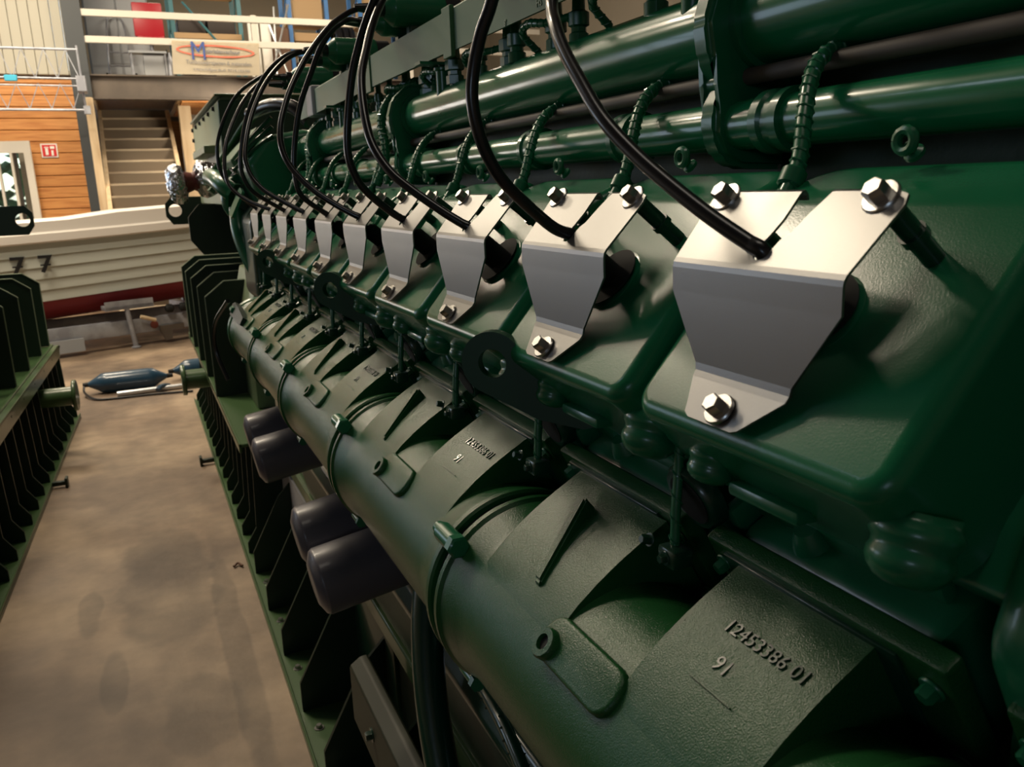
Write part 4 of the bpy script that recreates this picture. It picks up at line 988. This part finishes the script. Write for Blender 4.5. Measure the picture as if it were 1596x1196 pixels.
# valve stems / connectors between tray and upper pipe
random.seed(11)
def connector(y, x, sc, z0=.166):
    b = nb(); lathe(b, C(x, y, z0), (0, 0, 1), [(0, .008 * sc), (.012, .008 * sc), (.012, .013 * sc), (.026, .013 * sc), (.028, .010 * sc), (.034, .010 * sc), (.036, .014 * sc), (.052, .014 * sc), (.055, .009 * sc), (.078, .008 * sc)], 6 if sc > 1.1 else 12)
    return ep('cable_gland', b, 'green', 30)
for y in [.84, 1.035, 1.085, 1.20, 1.245, 1.34, 1.46, 1.60, 1.66, 1.78, 1.87, 1.99, 2.08, 2.16, 2.25, 2.34, 2.43, 2.52, 2.6]:
    connector(y, .560 + random.uniform(-.006, .014), random.uniform(.7, 1.35))
for y0 in (.90, 1.10, 1.33, 1.55, 1.80, 2.05, 2.3):
    b = nb(); x = .545; zz = .180 + random.uniform(0, .01)
    braided(b, [C(x + .03, y0 + .06, zz), C(x, y0 + .05, zz + .022), C(x - .008, y0 + .015, zz + .030), C(x, y0 - .03, zz + .024), C(x + .03, y0 - .07, zz + .03)], .0052, .012); ep('wrapped_hose', b, 'green')
# posts carrying the tray
for y in (.75, 1.50, 2.28):
    b = nb(); lathe(b, C(.548, y, .160), (0, 0, 1), [(0, .013), (.044, .013), (.046, .017), (.050, .017), (.052, .008), (.060, .006)], 16); box(b, .500, .60, y - .016, y + .016, H + .214, H + .219); ep('tray_post', b, 'green')
# large loop hose beside the saddle
for y0 in (1.78, 2.6):
    b = nb(); braided(b, [C(.595, y0 - .08, .205), C(.575, y0 - .03, .216), C(.555, y0 + .03, .205), C(.525, y0 + .035, .170), C(.512, y0 + .02, .130), C(.508, y0 - .01, .095), C(.500, y0 - .03, .055), C(.478, y0 - .035, .010)], .009, .013); ep('wrapped_hose', b, 'green')

# --- ignition coils with black ends
def coil(y, x=.500, z=.335, sc=1.0):
    b = nb(); r = .031 * sc
    lathe(b, C(x, y, z), (1, 0, 0), [(-.012, .010), (-.010, r * .55), (.004, r * .95), (.008, r), (.040, r), (.041, r * .985), (.042, r), (.075, r), (.076, r * .985), (.077, r), (.104, r), (.108, r * .9)], 36)
    c = ep('ignition_coil', b, 'green', 50)
    b = nb(); lathe(b, C(x + .106, y, z), (1, 0, 0), [(0, r * .88), (.034, r * .88), (.036, r * .8)], 28); sub('end_cap', b, 'black', c)
    b = nb(); lathe(b, C(x - .008, y, z), (-1, 0, 0), [(0, .013), (.006, .015), (.018, .015), (.020, .011), (.040, .009), (.060, .0065)], 16); sub('cable_boot', b, 'rubber', c)
    b = nb(); box(b, x + .035, x + .12, y - .012, y + .012, H + z - r - .014, H + z - r + .004, .003, 1); sub('coil_foot', b, 'dgreen', c)
    return c
for j in range(5):
    coil(.65 + .5 * j); coil(.715 + .5 * j, .497, .322, .8)

# --- oil filters hanging from the block side
def oilf(y, z, x0=.245, L=.30):
    b = nb(); d = Vector((1, 0, .16)).normalized(); r = .071
    lathe(b, C(x0, y, z), d, [(0, .0), (0, .044), (.003, .050), (.010, r * .93), (.018, r), (L, r), (L, .05), (L + .03, .05)], 48); o = ep('oil_filter', b, 'grey', 50, label='dark grey cylindrical oil filter')
    return o
oilf(1.60, -.782); oilf(1.775, -.752); oilf(2.46, -.775); oilf(2.63, -.745)

# --- hoses, brackets and fittings low on the block side
random.seed(5)
for (y0, y1, z0, z1, x) in ((.30, 1.55, -.72, -.60, .40), (.30, 1.5, -.86, -.78, .42), (.5, 1.45, -.60, -.70, .38)):
    b = nb(); pts = [C(x + random.uniform(-.02, .03), y0 + (y1 - y0) * i / 5, z0 + (z1 - z0) * i / 5 + random.uniform(-.03, .03)) for i in range(6)]
    braided(b, pts, .011, .022); ep('wrapped_hose', b, 'dgreen')
for y, z, x in ((1.28, -.64, .40), (1.08, -.70, .41), (.92, -.60, .40), (.78, -.74, .42), (.62, -.66, .41), (.48, -.58, .40), (1.40, -.56, .38)):
    b = nb(); hexbolt(b, C(x, y, z), (-1, -.2, .3), .014, .022, .020, .006); box(b, x, x + .07, y - .02, y + .02, H + z - .02, H + z + .02, .004, 1); ep('pipe_fitting', b, 'dgreen')
b = nb(); tube(b, [C(.46, 1.42, -.66), C(.41, 1.36, -.78), C(.38, 1.25, -.95), C(.38, 1.10, -1.15), C(.42, .95, -1.35)], .03, 16); ep('drain_pipe', b, 'dgreen')
b = nb(); prism(b, [(.37, -1.36), (.37, -1.20), (.40, -1.18), (.42, -1.18), (.42, -1.36)], .5, 1.95, .005, 1); ep('mounting_foot', b, 'dim')
for i in range(7):
    b = nb(); hexbolt(b, C(.37, .6 + i * .19, -1.27), (-1, 0, 0), .012, .014, .018, .003); ep('bolt', b, 'dgreen')

# --- end casing nearest the viewer (right edge of the photo)
b = nb(); prism(b, [(.372, -.245), (.395, -.175), (.48, -.06), (.9, .0), (.9, -.9), (.46, -.9), (.44, -.33), (.40, -.30)], -.25, .262, .022, 4); ep('end_casing', b, 'green')
b = nb(); lathe(b, C(.398, .20, -.215), (-.8, 0, .3), [(0, .028), (.006, .028), (.010, .024)], 28); ep('casing_plug', b, 'green')
b = nb(); hexbolt(b, C(.405, .225, -.345), (-.6, 0, .6), .010, .010, .015, .003); hexbolt(b, C(.410, .185, -.375), (-.6, 0, .6), .010, .010, .015, .003); ep('casing_bolt', b, 'green')

# --- far end: turbocharger housing, air duct, covers
b = nb(); prism(b, [(.40, -.02), (.37, .10), (.44, .19), (.60, .215), (.75, .10), (.75, -.10), (.45, -.10)], 2.98, 3.30, .03, 3); ep('air_cooler_cover', b, 'green', 50)
b = nb()
pts = [C(.40 + .055 * math.cos(a), 3.30, -.01 + .060 * math.sin(a)) for a in [math.radians(x) for x in range(-60, 290, 25)]]
tube(b, pts, .040, 18, 3, rf=lambda t: .55 + .45 * t); tc = ep('turbocharger', b, 'green', 50)
b = nb(); lathe(b, C(.40, 3.20, -.01), (0, 1, 0), [(0, .02), (0, .05), (.014, .05), (.014, .042), (.04, .042), (.05, .058), (.07, .058), (.07, .05), (.14, .055)], 28); sub('compressor_inlet', b, 'dgreen', tc)
for a in range(0, 360, 45):
    b = nb(); hexbolt(b, C(.40 + .050 * math.cos(math.radians(a)), 3.25, -.01 + .050 * math.sin(math.radians(a))), (0, -1, 0), .005, .006, .007, .002); sub('bolt', b, 'bolt', tc)
b = nb(); tube(b, [C(.355, 3.22, .0), C(.325, 3.25, .03), C(.31, 3.32, .055), C(.30, 3.45, .07)], .034, 18); lathe(b, C(.352, 3.20, -.002), (-.7, .5, .4), [(0, .048), (.012, .048)], 6); ep('oil_pipe_union', b, 'green')
b = nb(); plate(b, C(.345, 3.08, -.03), (.5, -.2, 1), (0, 1, .3), rrect(.10, .06, .01), .01); ep('turbo_bracket', b, 'green')
b = nb(); prism(b, [(.345, .09), (.33, .115), (.43, .225), (.46, .215)], 3.05, 3.35, .006, 2); ep('heat_guard', b, 'lgreen')
for z in (.14, .17, .20):
    b = nb(); tube(b, [C(.335 + (z - .14) * .4, 3.02, z - .06), C(.40 + (z - .14) * .3, 3.0, z), C(.47, 2.98, z + .05)], .006, 8); ep('conduit', b, 'dgreen')
b = nb(); tube(b, [C(.36, 3.25, -.05), C(.355, 3.2, -.13), C(.37, 3.16, -.21), C(.395, 3.12, -.29), C(.40, 3.10, -.36)], .030, 18); ep('oil_drain_pipe', b, 'green')
b = nb(); prism(b, [(.36, -.35), (.36, -.08), (.40, -.03), (1.3, -.03), (1.3, -.9), (.42, -.9), (.42, -.40)], 2.94, 3.25, .02, 3); ep('flywheel_housing', b, 'dgreen')
for i in range(5):
    b = nb(); tube(b, [C(.28 + i * .012, 3.4, .06 + i * .004), C(.36 + i * .01, 3.35, .17 + i * .006), C(.43 + i * .01, 3.2, .27 + i * .004), C(.50, 3.05, .28)], .0065, 8); ep('conduit', b, 'lgreen')
b = nb(); tube(b, [C(.42, 3.1, .27), C(.47, 2.95, .285), C(.52, 2.85, .27), C(.56, 2.8, .22)], .022, 14); ep('breather_hose', b, 'rubber')
b = nb(); box(b, .515, .575, 2.52, 2.60, H + .215, H + .300, .008, 2); ep('sensor_box', b, 'label', label='pale grey plastic sensor box')
b = nb(); plate(b, C(.335, 3.45, .045), (.7, 0, .7), (0, 1, 0), rrect(.11, .10, .01), .02); ep('turbo_flange', b, 'lgreen')
# insulated exhaust pipe
ex_ = thing('exhaust_pipe', 'crinkled silver foil exhaust pipe with red-brown band, behind the engine', 'exhaust pipe', (.25, 3.8, H))
def lump(O, d, prof, n=30):
    b = nb(); lathe(b, O, d, prof, n)
    for v in b.verts: v.co += Vector((random.gauss(0, 1), random.gauss(0, 1), random.gauss(0, 1))) * .0035
    return b
obj('foil_wrap', lump(C(.155, 3.8, .050), (1, 0, .10), [(0, .03), (.006, .06), (.02, .078), (.04, .082), (.058, .075), (.07, .05), (.075, .035)]), 'foil', ex_, 60)
b = nb(); lathe(b, C(.225, 3.8, .058), (1, 0, .1), [(0, .045), (.03, .036), (.05, .048)], 26); obj('band', b, 'rust', ex_)
obj('foil_wrap', lump(C(.268, 3.8, .064), (1, 0, .10), [(0, .045), (.01, .068), (.03, .078), (.055, .072), (.08, .06), (.16, .05)]), 'foil', ex_, 60)

# ================================================================== ignition cables (flexible: each is its own thing)
CAB = {0: [(.450, .650, .335), (.405, .652, .322), (.362, .655, .262), (.343, .653, .195), (.335, 0.65, 0.146), (0.321, 0.618, 0.12), (0.316, 0.594, 0.097), (0.314, 0.565, 0.071), (0.314, 0.535, 0.044), (0.32, 0.506, 0.02), (0.328, 0.475, -0.002), (0.338, 0.439, -0.025), (0.348, 0.408, -0.043)],
1: [(.450, .650, .335), (.395, .650, .322), (.338, .65, .270), (.300, .65, .200), (0.282, 0.65, 0.143), (0.272, 0.651, 0.119), (0.265, 0.651, 0.095), (0.262, 0.652, 0.071), (0.265, 0.652, 0.048), (0.273, 0.653, 0.026), (0.286, 0.653, 0.005), (0.305, 0.653, -0.014), (0.332, 0.654, -0.036), (0.349, 0.654, -0.044)],
2: [(.450, 1.15, .335), (.405, 1.15, .325), (.365, 1.15, .290), (0.34, 1.15, 0.245), (0.314, 1.113, 0.207), (0.297, 1.087, 0.174), (0.28, 1.058, 0.136), (0.272, 1.027, 0.092), (0.272, 1.0, 0.053), (0.283, 0.975, 0.022), (0.3, 0.955, 0.001), (0.329, 0.924, -0.027), (0.35, 0.905, -0.044)],
3: [(.450, 1.15, .335), (.395, 1.15, .322), (.352, 1.15, .285), (0.329, 1.15, 0.244), (0.313, 1.151, 0.21), (0.303, 1.151, 0.184), (0.292, 1.152, 0.148), (0.282, 1.152, 0.092), (0.279, 1.153, 0.05), (0.286, 1.153, 0.021), (0.3, 1.153, -0.001), (0.33, 1.154, -0.028), (0.352, 1.154, -0.043)],
4: [(.458, 1.65, .336), (0.436, 1.65, 0.332), (0.405, 1.626, 0.315), (0.371, 1.605, 0.29), (0.322, 1.569, 0.237), (0.283, 1.537, 0.181), (0.262, 1.516, 0.14), (0.25, 1.499, 0.107), (0.247, 1.483, 0.074), (0.257, 1.465, 0.04), (0.285, 1.442, 0.004), (0.318, 1.42, -0.023), (0.347, 1.404, -0.042)],
5: [(.450, 1.70, .322), (0.42, 1.66, 0.314), (0.39, 1.651, 0.296), (0.363, 1.651, 0.262), (0.342, 1.652, 0.218), (0.319, 1.652, 0.167), (0.305, 1.653, 0.118), (0.296, 1.653, 0.066), (0.295, 1.653, 0.031), (0.304, 1.654, -0.006), (0.346, 1.654, -0.041)],
6: [(.458, 2.15, .335), (0.418, 2.15, 0.327), (0.377, 2.118, 0.304), (0.33, 2.082, 0.258), (0.295, 2.051, 0.206), (0.269, 2.021, 0.152), (0.25, 1.99, 0.091), (0.25, 1.973, 0.056), (0.261, 1.958, 0.028), (0.286, 1.939, 0.0), (0.346, 1.904, -0.040)],
7: [(.452, 2.16, .330), (0.414, 2.15, 0.33), (0.379, 2.151, 0.316), (0.338, 2.151, 0.279), (0.305, 2.152, 0.228), (0.279, 2.152, 0.169), (0.261, 2.153, 0.099), (0.257, 2.153, 0.061), (0.266, 2.153, 0.028), (0.287, 2.154, -0.0), (0.346, 2.154, -0.040)],
8: [(0.462, 2.65, 0.335), (0.42, 2.62, 0.331), (0.373, 2.592, 0.301), (0.322, 2.556, 0.244), (0.274, 2.512, 0.159), (0.255, 2.483, 0.094), (0.253, 2.462, 0.045), (0.265, 2.446, 0.014), (0.297, 2.427, -0.015), (0.346, 2.404, -0.040)],
9: [(0.462, 2.66, 0.335), (0.422, 2.65, 0.342), (0.374, 2.651, 0.32), (0.324, 2.651, 0.28), (0.285, 2.652, 0.218), (0.261, 2.652, 0.159), (0.254, 2.653, 0.11), (0.26, 2.653, 0.064), (0.29, 2.654, 0.013), (0.346, 2.654, -0.040)]}
ORD = ['nearest', 'second nearest', 'third nearest', 'fourth nearest', 'fifth nearest', 'fifth farthest', 'fourth farthest', 'third farthest', 'second farthest', 'farthest']
for k, p in CAB.items():
    P = [C(*q) for q in p]
    t = thing('ignition_cable', 'black ignition cable ending in the slot of the %s aluminium shield' % ORD[k], 'cable', P[-1], 0, 'black ignition cables above the engine')
    b = nb(); tube(b, P, .0053, 14, 8); obj('sheath', b, 'rubber', t)
    d = (P[-1] - P[-2]).normalized(); b = nb(); tube(b, [P[-1] - d * .004, P[-1] + d * .006, P[-1] + Vector((.012, -.003, -.022))], .0056, 12, 3); obj('end_sleeve', b, 'rubber', t)
